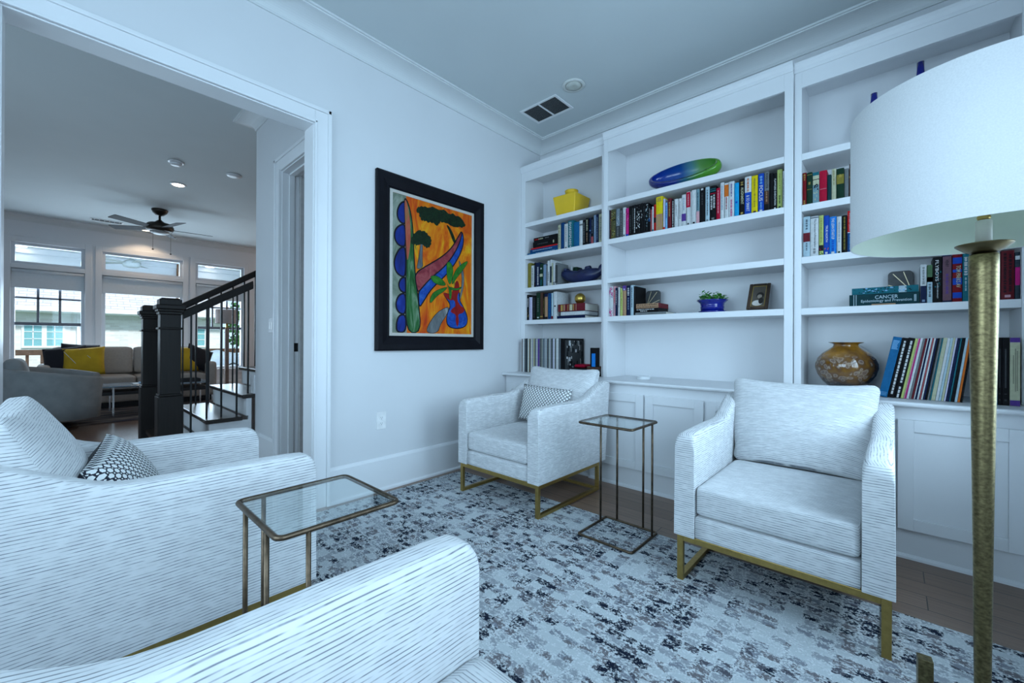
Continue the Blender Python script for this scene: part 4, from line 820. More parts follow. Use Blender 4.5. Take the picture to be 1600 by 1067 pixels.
# ------------------------------------------------------------------ vases and ornaments
YEL = plain('yellow_ceramic', (.74, .47, .004), .5, var=.05, scale=8, coat=.2)
yv = MB(); cx, cy, zb = .497, -.160, 2.1955
def ring(h, z): return [(cx-h, cy-h, z), (cx+h, cy-h, z), (cx+h, cy+h, z), (cx-h, cy+h, z)]
rs = [ring(.098, zb), ring(.122, zb+.172), ring(.119, zb+.178), ring(.050, zb+.184)]
vs = [p for r in rs for p in r]; fs = [(0, 3, 2, 1)]+[(i*4+k, i*4+(k+1) % 4, (i+1)*4+(k+1) % 4, (i+1)*4+k) for i in range(3) for k in range(4)]+[(12, 13, 14, 15)]
yv.add(vs, fs)
t = thing('yellow_vase', 'square-shouldered yellow ceramic vase on the top shelf, left bay', 'vase', (cx, cy, zb))
build('body', yv, YEL, t, bevel=.006, bseg=3)
build('neck', MB().lathe([(.058, zb+.181), (.057, zb+.225), (.061, zb+.229), (.061, zb+.240), (.053, zb+.241), (.050, zb+.20)], cx, cy, 36), YEL, t)
m, nt, p = new_mat('blue_green_glass')
tc = N(nt, 'ShaderNodeTexCoord'); sx = N(nt, 'ShaderNodeSeparateXYZ'); nt.links.new(tc.outputs['Object'], sx.inputs[0])
wn = N(nt, 'ShaderNodeTexNoise'); wn.inputs['Scale'].default_value = 6; nt.links.new(tc.outputs['Object'], wn.inputs['Vector'])
f = N(nt, 'ShaderNodeMapRange'); f.inputs[1].default_value = -.27; f.inputs[2].default_value = .27
nt.links.new(mathn(nt, 'ADD', sx.outputs[0], mathn(nt, 'MULTIPLY', mathn(nt, 'SUBTRACT', wn.outputs[0], .5), .10)), f.inputs[0])
nt.links.new(ramp(nt, f.outputs[0], [(.0, (.004, .012, .22)), (.45, (.004, .03, .28)), (.60, (.01, .12, .20)), (.74, (.07, .30, .03)), (1, (.12, .42, .02))]), p.inputs['Base Color'])
p.inputs['Roughness'].default_value = .08; p.inputs['Transmission Weight'].default_value = .35; p.inputs['Coat Weight'].default_value = .6
BG = m
bw = MB(); n1, n2 = 26, 40; vs = []; fs = []
# flattened, lopsided blown bowl: outer skin, rolled rim and inner skin
def bowl_pt(u, v, inner):
    # u: 0 bottom .. 1 rim ; v angle
    a = u*PI*.60; k = .90 if inner else 1.
    rx = .268*math.sin(a)*k if a < PI/2 else .268*(1-.30*(a-PI/2)**2)*k; ry = .118*math.sin(a)*k if a < PI/2 else .118*(1-.55*(a-PI/2)**2)*k
    z = .088*(1-math.cos(a)) + (.006 if inner else 0)
    x = rx*math.cos(v); y = ry*math.sin(v)
    z = z*(1+.10*math.cos(v)) 
    return (x, y, z)
for inner in (0, 1):
    base = len(vs)
    for i in range(n1+1):
        for k in range(n2): vs.append(bowl_pt(max(.02, i/n1), 2*PI*k/n2, inner))
    for i in range(n1):
        for k in range(n2):
            q = (base+i*n2+k, base+i*n2+(k+1) % n2, base+(i+1)*n2+(k+1) % n2, base+(i+1)*n2+k); fs.append(q if not inner else tuple(reversed(q)))
o1 = n1*n2; o2 = (n1+1)*n2+n1*n2
for k in range(n2): fs.append((o1+k, o1+(k+1) % n2, o2+(k+1) % n2, o2+k))
bw.add(vs, fs, 0, True); bw.m = [0]*(n1*n2)+[1]*(n1*n2)+[0]*n2
# tip the bowl so its open mouth leans to the room
def tip(p):
    a = math.radians(52); x, y, z = p; y2 = y*math.cos(a)-z*math.sin(a); z2 = y*math.sin(a)+z*math.cos(a); b = math.radians(-3.5); return (x*math.cos(b)-z2*math.sin(b), y2, x*math.sin(b)+z2*math.cos(b))
bw.apply(tip); mz = min(p[2] for p in bw.v); bw.shift((0, 0, -mz))
m, nt, p = new_mat('pale_inner_glass'); tc = N(nt, 'ShaderNodeTexCoord'); sx = N(nt, 'ShaderNodeSeparateXYZ'); nt.links.new(tc.outputs['Object'], sx.inputs[0])
f = N(nt, 'ShaderNodeMapRange'); f.inputs[1].default_value = -.25; f.inputs[2].default_value = .25; nt.links.new(sx.outputs[0], f.inputs[0])
nt.links.new(ramp(nt, f.outputs[0], [(.0, (.006, .02, .25)), (.42, (.01, .07, .28)), (.58, (.10, .26, .30)), (.70, (.14, .34, .10)), (1, (.10, .40, .02))]), p.inputs['Base Color']); p.inputs['Roughness'].default_value = .1
o = solo('glass_bowl', bw, [BG, m], 'long oval blue and green art glass bowl, middle bay top shelf', 'bowl', (0, 0, 0)); o.location = (1.512, -.120, 2.1955)
COB = plain('cobalt_glaze', (.004, .010, .20), .12, var=.1, coat=.5)
for (x, y, hgt, r, lab) in ((2.583, -.150, .296, .046, 'shorter tapering cobalt bottle vase poking up left above the lampshade'), (2.774, -.150, .390, .056, 'taller tapering cobalt bottle vase poking up right above the lampshade')):
    z0 = 2.1955
    solo('bottle_vase', MB().lathe([(r*.6, z0), (r*.9, z0+.01), (r, z0+.05), (r*.85, z0+hgt*.45), (.022, z0+hgt*.70), (.0150, z0+hgt*.90), (.0150, z0+hgt), (.0105, z0+hgt), (.0105, z0+hgt-.02)], x, y, 30), COB, lab, 'vase', (x, y, z0), 'cobalt bottle vases')
# cobalt planter with a leafy plant
px, py, pz = 1.715, -.170, 1.2625
t = thing('planter', 'cobalt blue flared planter with saucer on the middle bay lower shelf', 'plant pot', (px, py, pz))
build('pot', MB().lathe([(.062, pz+.008), (.074, pz+.012), (.078, pz+.040), (.080, pz+.044), (.076, pz+.048), (.080, pz+.070), (.100, pz+.088), (.103, pz+.093), (.094, pz+.093), (.074, pz+.072)], px, py, 36), COB, t)
build('saucer', MB().lathe([(.060, pz), (.084, pz+.003), (.094, pz+.014), (.088, pz+.013), (.066, pz+.0075)], px, py, 36), COB, t)
LEAF = plain('leaf_green', (.05, .22, .03), .5, var=.35, scale=40)
pl = MB(); rp = random.Random(5)
for i in range(300):
    a = rp.uniform(0, 2*PI); rr_ = .088*math.sqrt(rp.random()); bx_, by_ = px+rr_*math.cos(a), py+rr_*math.sin(a); hz = pz+.080+rp.uniform(.0, .045)+(.028 if i % 17 == 0 else 0)
    b = rp.uniform(0, 2*PI); L = rp.uniform(.016, .027); w = L*.46; dx, dy = math.cos(b), math.sin(b); up = rp.uniform(-.2, .9)*L
    P0 = Vector((bx_, by_, hz)); D = Vector((dx*L, dy*L, up)); S = Vector((-dy, dx, 0))*w
    pl.add([P0, P0+D*.5+S+Vector((0, 0, .002)), P0+D, P0+D*.5-S+Vector((0, 0, .002)), P0+D*.5-Vector((0, 0, .001))], [(0, 4, 1), (4, 2, 1), (0, 3, 4), (4, 3, 2)])
    if i % 3 == 0: pl.tube([(bx_*.6+px*.4, by_*.6+py*.4, pz+.068), P0], .0012, 5)
solo('potted_plant', pl, LEAF, 'low bright green leafy plant growing in the cobalt planter', 'plant', (px, py, pz+.07))
# leaning photo frame
t = bpy.data.objects.new('photo_frame', None); COL.objects.link(t); t.location = (2.010, -.235, 1.2706); t.rotation_euler = (math.radians(-40), 0, math.radians(4))
tag(t, 'small brown wooden photo frame leaning back on the middle bay lower shelf', 'photo frame')
FR = plain('walnut_frame', (.05, .03, .02), .35, var=.3, scale=40)
w2, hh, b = .062, .235, .022
f = MB(); f.box(-w2, -.012, 0, -w2+b, .002, hh).box(w2-b, -.012, 0, w2, .002, hh).box(-w2+b, -.012, 0, w2-b, .002, b).box(-w2+b, -.012, hh-b, w2-b, .002, hh)
build('frame', f, FR, t, world=False, bevel=.004)
build('gilt_fillet', MB().box(-w2+b, -.0085, b, -w2+b+.003, -.004, hh-b).box(w2-b-.003, -.0085, b, w2-b, -.004, hh-b).box(-w2+b, -.0085, b, w2-b, -.004, b+.003).box(-w2+b, -.0085, hh-b-.003, w2-b, -.004, hh-b), bmat('gold'), t, world=False)
ph = MB(); ph.box(-w2+b, -.006, b, w2-b, -.0035, hh-b, 0)
def blob(mb, cx, cz, rx, rz, mi, y, n=14): mb.add([(cx+rx*math.cos(2*PI*i/n), y, cz+rz*math.sin(2*PI*i/n)) for i in range(n)], [tuple(range(n))], mi)
blob(ph, .008, .125, .022, .030, 1, -.0061); blob(ph, .006, .115, .014, .019, 2, -.0062); blob(ph, -.004, .055, .030, .026, 3, -.00615); blob(ph, .016, .075, .014, .03, 1, -.0063)
build('photograph', ph, [plain('photo_sepia', (.10, .085, .07), .3), plain('photo_dark', (.02, .016, .014), .3), plain('photo_mid', (.32, .27, .22), .3), plain('photo_light', (.55, .52, .48), .3)], t, world=False)
build('easel_back', MB().box(-w2+.004, .0022, .004, w2-.004, .006, hh-.004), BLACKMETAL, t, world=False)
# big mottled urn
m, nt, p = new_mat('amber_crystalline_glaze')
tc = N(nt, 'ShaderNodeTexCoord'); sx = N(nt, 'ShaderNodeSeparateXYZ'); nt.links.new(tc.outputs['Object'], sx.inputs[0])
nz = N(nt, 'ShaderNodeTexNoise'); nz.inputs['Scale'].default_value = 9; nz.inputs['Detail'].default_value = 3; nt.links.new(tc.outputs['Object'], nz.inputs['Vector'])
vo = N(nt, 'ShaderNodeTexVoronoi'); vo.inputs['Scale'].default_value = 30; 
dvm = N(nt, 'ShaderNodeVectorMath', operation='MULTIPLY_ADD'); dvm.inputs[1].default_value = (.09, .09, .09); nt.links.new(nz.outputs['Color'], dvm.inputs[0]); nt.links.new(tc.outputs['Object'], dvm.inputs[2]); nt.links.new(dvm.outputs[0], vo.inputs['Vector'])
rings = ramp(nt, vo.outputs['Distance'], [(.0, (.12, .085, .08)), (.25, (.16, .11, .09)), (.36, (.34, .26, .19)), (.42, (.10, .06, .04)), (.6, (.12, .05, .01)), (1, (.22, .10, .01))])
amber = ramp(nt, nz.outputs[0], [(.35, (.07, .025, .008)), (.62, (.36, .16, .012))])
msk = N(nt, 'ShaderNodeMapRange'); msk.inputs[1].default_value = .44; msk.inputs[2].default_value = .56
n3 = N(nt, 'ShaderNodeTexNoise'); n3.inputs['Scale'].default_value = 6; nt.links.new(tc.outputs['Object'], n3.inputs['Vector']); nt.links.new(n3.outputs[0], msk.inputs[0])
zr = N(nt, 'ShaderNodeMapRange'); zr.inputs[1].default_value = .055; zr.inputs[2].default_value = .105; nt.links.new(mathn(nt, 'ADD', sx.outputs[2], mathn(nt, 'MULTIPLY', nz.outputs[0], .03)), zr.inputs[0])
zt = N(nt, 'ShaderNodeMapRange'); zt.inputs[1].default_value = .225; zt.inputs[2].default_value = .19; nt.links.new(sx.outputs[2], zt.inputs[0])
c1 = mixc(nt, mathn(nt, 'MULTIPLY', zt.outputs[0], .85), amber, rings)
nt.links.new(mixc(nt, zr.outputs[0], (.012, .012, .018), c1), p.inputs['Base Color']); p.inputs['Roughness'].default_value = .07; p.inputs['Coat Weight'].default_value = .7
ux, uy = 2.463, -.200
prof = [(.062, 0), (.070, .006), (.082, .03), (.112, .062), (.136, .100), (.147, .140), (.146, .165), (.136, .195), (.112, .225), (.084, .247), (.064, .262), (.058, .272), (.062, .280), (.082, .287), (.084, .289), (.078, .2895), (.055, .280), (.052, .270), (.058, .25)]
o = build('urn', MB().lathe(prof, 0, 0, 48), m, loc=None); o.location = (ux, uy, CT); tag(o, 'squat amber and brown mottled glazed vase on the right counter', 'vase')
# navy reclining animal sculpture
NAVY = plain('navy_glazed_clay', (.006, .012, .06), .33, var=.3, scale=14, bump=.5)
sp_ = [(.400, .112, .012), (.412, .110, .026), (.440, .106, .040), (.480, .092, .050), (.520, .078, .054), (.570, .068, .058), (.625, .066, .060), (.670, .072, .064), (.705, .076, .062), (.745, .078, .052), (.785, .088, .040), (.812, .100, .032), (.822, .130, .028), (.822, .152, .018), (.820, .160, .006)]
m = MB(); m.tube([(x, 0, z) for x, z, r in sp_], [r for x, z, r in sp_], 18)
for (ex, ey, ez, r) in ((.452, .026, .146, .016), (.456, -.026, .144, .016), (.690, -.01, .124, .034), (.600, .01, .112, .026)):
    m.soft((ex, ey, ez), (r, r*.8, r), r*.8, 6)
def lump(p):
    n_ = mnoise.noise(Vector(p)*34)*.006; c = Vector((p[0], 0, .08)); d = (Vector(p)-c); d.x = 0
    return tuple(Vector(p)+(d.normalized()*n_ if d.length > 1e-4 else Vector()))
m.apply(lump); mz = min(p[2] for p in m.v); m.shift((0, 0, -mz))
m.apply(lambda p: (p[0], p[1]*.9, p[2]))
o = build('animal_sculpture', m, NAVY, loc=(.61, 0, 0)); o.location = (.622, -.19, 1.5715); tag(o, 'navy blue glazed sculpture of an animal lying down, left bay', 'sculpture')
# books glimpsed behind the sculpture
for (x0, x1, h, c, lab) in ((.448, .472, .188, 'white', 'pale little book upright behind the blue sculpture'), (.478, .520, .175, 'dgreen', 'dark green book upright behind the blue sculpture')):
    t = thing('book', lab, 'book', ((x0+x1)/2, -.105, 1.5714)); book_parts(t, x1-x0, h, .088, c, [])
# ================================================================== RUG
solo('area_rug', MB().box(.095, -4.30, .0006, 3.05, -1.118, .011), RUG, 'large distressed grey and navy patterned rug under the four armchairs', 'rug', (1.55, -2.7, 0))
RZ = .0112
# ================================================================== ARMCHAIRS
def uv_cush(co, n):
    if abs(n.x) > .75: return (co.y, co.z)
    return (co.x, co.z+co.y)
def uv_arm(co, n):
    if abs(n.z) > .72: return (co.y, co.x+co.z)
    if abs(n.y) > .72: return (co.x, co.z)
    return (co.y, co.z)
def arm_mesh(side):
    # profile (y, z_top) along the arm; local y: front -.385, rear +.42
    prof = [(-.385, .598), (-.381, .616), (-.371, .631), (-.352, .641), (-.30, .645), (-.20, .647), (-.10, .650), (.0, .650), (.08, .651), (.13, .656), (.17, .668), (.21, .686), (.25, .706), (.30, .730), (.35, .750), (.40, .760), (.44, .757)]
    mb = MB(); ny = len(prof); r = .024
    rings = []
    for i, (y, zt) in enumerate(prof):
        t = i/(ny-1); f = (y+.385)/.825
        zb = .200
        th = .086*(1-.22*max(0, f-.3))
        yo = y
        xo = .360; xi = xo-th
        yb = y if y < .30 else .30+(y-.30)*.55     # rear leans back towards the top
        ring = []
        nz = 8
        for k in range(nz+1):       # outer face, bottom -> top
            z = zb+(zt-r-zb)*k/nz; h = (z-zb)/(zt-zb); ring.append((xo-.003*h, yb+(y-yb)*h, z))
        for k in range(1, 6):
            a = PI/2*k/5; ring.append((xo-.003-r+r*math.cos(a), y, zt-r+r*math.sin(a)))
        for k in range(0, 6):
            a = PI/2+PI/2*k/5; ring.append((xi+r+r*math.cos(a), y, zt-r+r*math.sin(a)))
        for k in range(1, nz+1):
            z = zt-r-(zt-r-zb)*k/nz; h = (z-zb)/(zt-zb); ring.append((xi, yb+(y-yb)*h, z))
        rings.append(ring)
    n = len(rings[0]); vs = [(side*p[0], p[1], p[2]) for rg in rings for p in rg]
    fs = []
    for i in range(ny-1):
        for k in range(n):
            a, b, c, d = i*n+k, i*n+(k+1) % n, (i+1)*n+(k+1) % n, (i+1)*n+k
            fs.append((a, b, c, d) if side > 0 else (d, c, b, a))
    fs.append(tuple(reversed(range(n))) if side > 0 else tuple(range(n))); e = [(ny-1)*n+k for k in range(n)]
    fs.append(tuple(e) if side > 0 else tuple(reversed(e)))
    mb.add(vs, fs, 0, True); mb.sm[-1] = mb.sm[-2] = False
    return mb
def make_chair(label):
    t = thing('armchair', label, 'armchair', (0, 0, 0), 0, 'four matching armchairs around the rug')
    for s in (-1, 1): build('arm', arm_mesh(s), FABRIC, t, world=False, uvf=uv_arm, bevel=.012, bseg=3)
    # seat deck and front rail under the cushion
    build('seat_base', MB().soft((0, .005, .249), (.2745, .388, .049), .012, 8, (0, 0, 0)), FABRIC, t, world=False, uvf=uv_cush)
    # back rest between the arms
    bk = MB().soft((0, 0, 0), (.292, .045, .28), .03, 10, (0, .006, 0)); bk.apply(lambda p: (p[0]*(.94 if p[2] < .05 else 1.0), p[1]+.372+(p[2]+.28)*.085, p[2]+.475))
    build('backrest', bk, FABRIC, t, world=False, uvf=uv_cush)
    sc = MB().soft((0, -.072, .362), (.2725, .308, .062), .022, 16, (.0, .004, .014))
    build('seat_cushion', sc, FABRIC, t, world=False, uvf=uv_cush)
    bc = MB().soft((0, 0, 0), (.300, .080, .215), .042, 20, (.0, .036, .0))
    def bcf(p):
        x, y, z = p; u, v = x/.300, z/.215
        k = 1+.05*(abs(u)**5)*(abs(v)**5)*1.4                # pulled corners
        x *= k*(1 if v > -.2 else (1-.09*min(1, (-v-.2)/.5))); z *= k
        z -= .010*(1-u*u)*(1 if v > 0 else -.2)*abs(v)
        y *= (1-.42*max(0, v)**2)*(1-.35*abs(u)**4)
        z2 = z+.215; a = math.radians(15.5)
        return (x, .256+y*math.cos(a)+z2*math.sin(a), .424+z2*math.cos(a)-y*math.sin(a)*.3)
    bc.apply(bcf)
    build('back_cushion', bc, FABRIC, t, world=False, uvf=uv_cush)
    # brass sled base of square bar
    b = .026; x0, y0, y1, z1 = .350, -.372, .312, .1995
    def bar(*a): build('base_rail', MB().box(*a), BRASS, t, world=False, bevel=.0015)
    for sx in (-1, 1):
        xa, xb = (sx*x0, sx*(x0-b))
        build('leg', MB().box(xa, y0, 0, xb, y0+b*.75, z1), BRASS, t, world=False, bevel=.0015)
        build('leg', MB().box(xa, y1-b*.75, 0, xb, y1, z1), BRASS, t, world=False, bevel=.0015)
        bar(xa, y0+b*.75, 0, xb, y1-b*.75, b*.75); bar(xa, y0+b*.75, z1-b, xb, y1-b*.75, z1)
    bar(-x0+b, y0, z1-b, x0-b, y0+b*.75, z1); bar(-x0+b, y1-b*.75, z1-b, x0-b, y1, z1); bar(-x0+b, y1-b*.75, 0, x0-b, y1, b*.75)
    return t
def copy_tree(o, parent=None):
    c = o.copy(); COL.objects.link(c); c.parent = parent
    for ch in list(o.children): copy_tree(ch, c)
    return c
ch = make_chair('pale armchair with black and white pillow beside the painting wall')
for i, (x, y, r, lab) in enumerate(((.790, -1.050, 0, 'pale armchair in the corner by the painting, holding a patterned lumbar pillow'), (2.316, -1.100, 0, 'pale empty armchair facing us in front of the right cabinets, near the lamp'), (.806, -3.087, PI, 'pale armchair on the left seen from its side, back to the opening'), (2.326, -3.127, PI, 'pale armchair cropped in the bottom foreground, only its arm and seat corner showing'))):
    o = ch if i == 0 else copy_tree(ch)
    o.location = (x, y, RZ); o.rotation_euler = (0, 0, r); o['label'] = lab
    if i == 2:      # this one's loose back cushion has slid forward a little
        for c_ in o.children:
            if c_.name.startswith('back_cushion'): c_.location = (0, -.035, .006); c_.rotation_euler = (0, 0, math.radians(-2))
def pillow(label, loc, w, h, th, rot, mat, group=None, n=16, back=None):
    mb = MB(); vs = []; fs = []; N_ = n
    for s in (-1, 1):
        for i in range(N_+1):
            for j in range(N_+1):
                u = -1+2*i/N_; v = -1+2*j/N_
                k = max(0, (1-abs(u)**2.6))*max(0, (1-abs(v)**2.6)); y = s*(th/2)*k**.45 if 0 < i < N_ and 0 < j < N_ else 0
                e = 1-.045*(1-u*u)*(abs(v)**3) ; f = 1-.045*(1-v*v)*(abs(u)**3)
                vs.append((u*w/2*f, y, v*h/2*e))
    m = (N_+1)**2
    for s in (0, 1):
        for i in range(N_):
            for j in range(N_):
                a = s*m+i*(N_+1)+j; q = (a, a+N_+1, a+N_+2, a+1); fs.append(q if s == 0 else tuple(reversed(q)))
    mb.add(vs, fs, 0, True)
    mb.m = [0]*(N_*N_)+[1]*(N_*N_)
    o = build('pillow', mb, [mat, back or mat], loc=None, uvf=lambda co, n_: (co.x, co.z))
    # weld the rim
    bm = bmesh.new(); bm.from_mesh(o.data); bmesh.ops.remove_doubles(bm, verts=bm.verts, dist=.0004); bm.to_mesh(o.data); bm.free()
    o.location = loc; o.rotation_euler = rot; tag(o, label, 'pillow', group); return o
DNAVY = plain('dark_navy_cloth', (.010, .011, .02), .9)
pillow('black and white hexagon-print lumbar pillow on the corner armchair', (.770, -.900, .578+RZ), .44, .27, .10, (math.radians(-14), math.radians(2), math.radians(2)), HEXP)
pillow('black and white hexagon-print pillow on the left side-on armchair', (.80, -3.175, .570+RZ), .44, .27, .14, (math.radians(-30), math.radians(-4), math.radians(180-10)), HEXP, back=DNAVY)
# ================================================================== GLASS C-TABLES
def rrect(x0, y0, x1, y1, r, z, n=5):
    pts = []
    for cx, cy, a0 in ((x1-r, y1-r, 0), (x0+r, y1-r, 90), (x0+r, y0+r, 180), (x1-r, y0+r, 270)):
        for i in range(n+1): a = math.radians(a0+90*i/n); pts.append((cx+r*math.cos(a), cy+r*math.sin(a), z))
    return pts
def ctable(label, x, y, rz):
    t = thing('side_table', label, 'side table', (x, y, RZ), rz, 'matching glass and bronze tables')
    a, b, zt, r = .155, .150, .608, .0065
    build('top_frame', MB().tube(rrect(-a, -b, a, b, .018, zt), .0068, 8, closed=True), BRONZE, t, world=False)
    build('base_frame', MB().tube(rrect(-a, -b, a, b, .014, r), r, 8, closed=True), BRONZE, t, world=False)
    p = rrect(-a+.0062, -b+.0062, a-.0062, b-.0062, .014, 0)
    build('glass_top', MB().prism([(q[0], q[1]) for q in p], zt-.001, zt+.005, 'Z'), GLASS, t, world=False)
    for (lx, ly) in ((-a, b-.065), (-a+.070, b), (a-.080, b), (a, b-.065)):
        build('leg', MB().tube([(lx, ly, r+.002), (lx, ly, zt-.002)], .0060, 8), BRONZE, t, world=False)
    return t
ctable('tall glass side table with bronze frame between the two far armchairs', 1.570, -1.272, 0)
ctable('glass-topped bronze side table in the foreground between the near armchairs', 1.530, -2.848, PI)
# ================================================================== FLOOR LAMP
lx, ly = 2.812, -1.957
t = thing('floor_lamp', 'tall antique brass floor lamp with a big white drum shade', 'floor lamp', (lx, ly, RZ))
pr = [(.0118, .020), (.0120, .10), (.0132, .32), (.0155, .60), (.0190, .90), (.0222, 1.10), (.0230, 1.195), (.0230, 1.232), (.0215, 1.235)]
build('pole', MB().lathe([(r, z+RZ) for r, z in pr], lx, ly, 40), LAMPBRASS, t)
build('drip_plate', MB().lathe([(.012, 1.247), (.020, 1.249), (.030, 1.254), (.044, 1.266), (.0445, 1.268), (.030, 1.259), (.014, 1.257)], lx, ly, 40), plain('dark_brass', (.16, .12, .06), .35, .95), t)
build('candle_sleeve', MB().lathe([(.0128, 1.2575), (.0128, 1.318), (.011, 1.320)], lx, ly, 28), plain('ivory_sleeve', (.55, .53, .47), .6), t)
sk = build('socket', MB().lathe([(.009, 1.3205), (.011, 1.326), (.008, 1.335), (.013, 1.340), (.013, 1.372)], lx, ly, 24), BRASS, t)
build('bulb', MB().lathe([(.012, 1.3725), (.014, 1.385), (.028, 1.415), (.030, 1.435), (.022, 1.458), (.004, 1.467)], lx, ly, 24), plain('frosted_bulb', (.8, .8, .78), .4), sk)
m, nt, p = new_mat('drum_shade_linen')
tc = N(nt, 'ShaderNodeTexCoord'); nz = N(nt, 'ShaderNodeTexNoise'); nz.inputs['Scale'].default_value = 350; nt.links.new(tc.outputs['Object'], nz.inputs['Vector'])
nt.links.new(ramp(nt, nz.outputs[0], [(.3, (.66, .665, .67)), (.7, (.72, .725, .73))]), p.inputs['Base Color']); p.inputs['Roughness'].default_value = .9
p.inputs['Specular IOR Level'].default_value = .1
SH = m; SHI = plain('shade_lining', (.66, .72, .60), .8, var=.02)
rs, z0, z1 = .226, 1.285, 1.590
build('shade', MB().lathe([(rs, z0), (rs, z1), (rs-.0018, z1), (rs-.0018, z0), (rs, z0)], lx, ly, 96, cap=False), SH, t)
build('shade_lining', MB().lathe([(rs-.0022, z1-.001), (rs-.0022, z0+.001), (rs-.0030, z0+.001), (rs-.0030, z1-.001), (rs-.0022, z1-.001)], lx, ly, 96, cap=False), SHI, t)
sp = MB()
for k in range(3): a = 2*PI*k/3+.4; sp.tube([(lx+.012*math.cos(a), ly+.012*math.sin(a), z1-.02), (lx+(rs-.004)*math.cos(a), ly+(rs-.004)*math.sin(a), z1-.012)], .0018, 6)
sp.tube([(lx-.034, ly, 1.376), (lx-.036, ly, 1.43), (lx-.030, ly, 1.50), (lx, ly, z1-.02)], .0015, 6).tube([(lx+.034, ly, 1.376), (lx+.036, ly, 1.43), (lx+.030, ly, 1.50), (lx, ly, z1-.02)], .0015, 6).tube([(lx-.034, ly, 1.376), (lx-.0132, ly, 1.376)], .0015, 6).tube([(lx+.0132, ly, 1.376), (lx+.034, ly, 1.376)], .0015, 6)
build('harp', sp, BRASS, t)
build('base', MB().lathe([(.135, RZ), (.138, RZ+.004), (.136, RZ+.016), (.030, RZ+.020), (.018, RZ+.022), (.0118, RZ+.03)], lx, ly, 48), LAMPBRASS, t)
build('base_post', MB().apply(lambda p: p).add([(2.719+a*.012, -2.05+b*.012, z) for z in (RZ+.0185, .372) for a, b in ((-.9, -1.1), (1.1, -.9), (.9, 1.1), (-1.1, .9))], [(0, 3, 2, 1), (4, 5, 6, 7), (0, 1, 5, 4), (1, 2, 6, 5), (2, 3, 7, 6), (3, 0, 4, 7)]), LAMPBRASS, t, bevel=.001)
# ================================================================== PAINTING
fx = .032; Y0, Y1, Z0, Z1 = -1.838, -.818, .985, 2.257
t = thing('framed_painting', 'large colourful abstract painting in a wide black frame on the left wall', 'painting', (0, (Y0+Y1)/2, Z0))
FBLK = plain('black_lacquer_frame', (.006, .006, .009), .45, var=.2, scale=12, spec=.12)
fb = .108
def fr_piece(a0, a1, b0, b1, horiz, inner0, inner1): pass
pf = [(0.0, .004), (0.0, fx), (.012, fx+.006), (.045, fx+.004), (.085, fx-.012), (.094, fx-.012), (.098, .014), (fb, .014), (fb, .004)]   # (inset, x)
vs = []; corners = [(Y0, Z0, 1, 1), (Y1, Z0, -1, 1), (Y1, Z1, -1, -1), (Y0, Z1, 1, -1)]
for (cy_, cz_, sy, sz) in corners:
    for ins, x in pf: vs.append((x, cy_+sy*ins, cz_+sz*ins))
n = len(pf); fs = []
for c_ in range(4):
    for k in range(n):
        a = c_*n+k; b = c_*n+(k+1) % n; d_ = ((c_+1) % 4)*n+k; e = ((c_+1) % 4)*n+(k+1) % n; fs.append((a, d_, e, b))
build('frame', MB().add(vs, fs), FBLK, t)
li = MB(); q0, q1, w0, w1 = Y0+fb, Y1-fb, Z0+fb, Z1-fb; lw = .022
li.box(.0145, q0, w0, .0185, q1, w0+lw).box(.0145, q0, w1-lw, .0185, q1, w1).box(.0145, q0, w0+lw, .0185, q0+lw, w1-lw).box(.0145, q1-lw, w0+lw, .0185, q1, w1-lw)
build('linen_liner', li, plain('linen_liner', (.48, .46, .42), .9, var=.08, scale=200), t)
def paint(name, stops, scale=7, stretch=(1, 1, .35), dist=1.2):
    m, nt, p = new_mat(name); tc = N(nt, 'ShaderNodeTexCoord'); mp = N(nt, 'ShaderNodeMapping'); mp.inputs['Scale'].default_value = stretch; nt.links.new(tc.outputs['Object'], mp.inputs[0])
    nz = N(nt, 'ShaderNodeTexNoise'); nz.inputs['Scale'].default_value = scale; nz.inputs['Detail'].default_value = 5; nz.inputs['Roughness'].default_value = .65; nz.inputs['Distortion'].default_value = dist
    stops = [(a_, tuple(.80*x**1.15 for x in c_)) for a_, c_ in stops]
    nt.links.new(mp.outputs[0], nz.inputs['Vector']); nt.links.new(ramp(nt, nz.outputs[0], stops), p.inputs['Base Color']); p.inputs['Roughness'].default_value = .5; p.inputs['Specular IOR Level'].default_value = .2
    return m
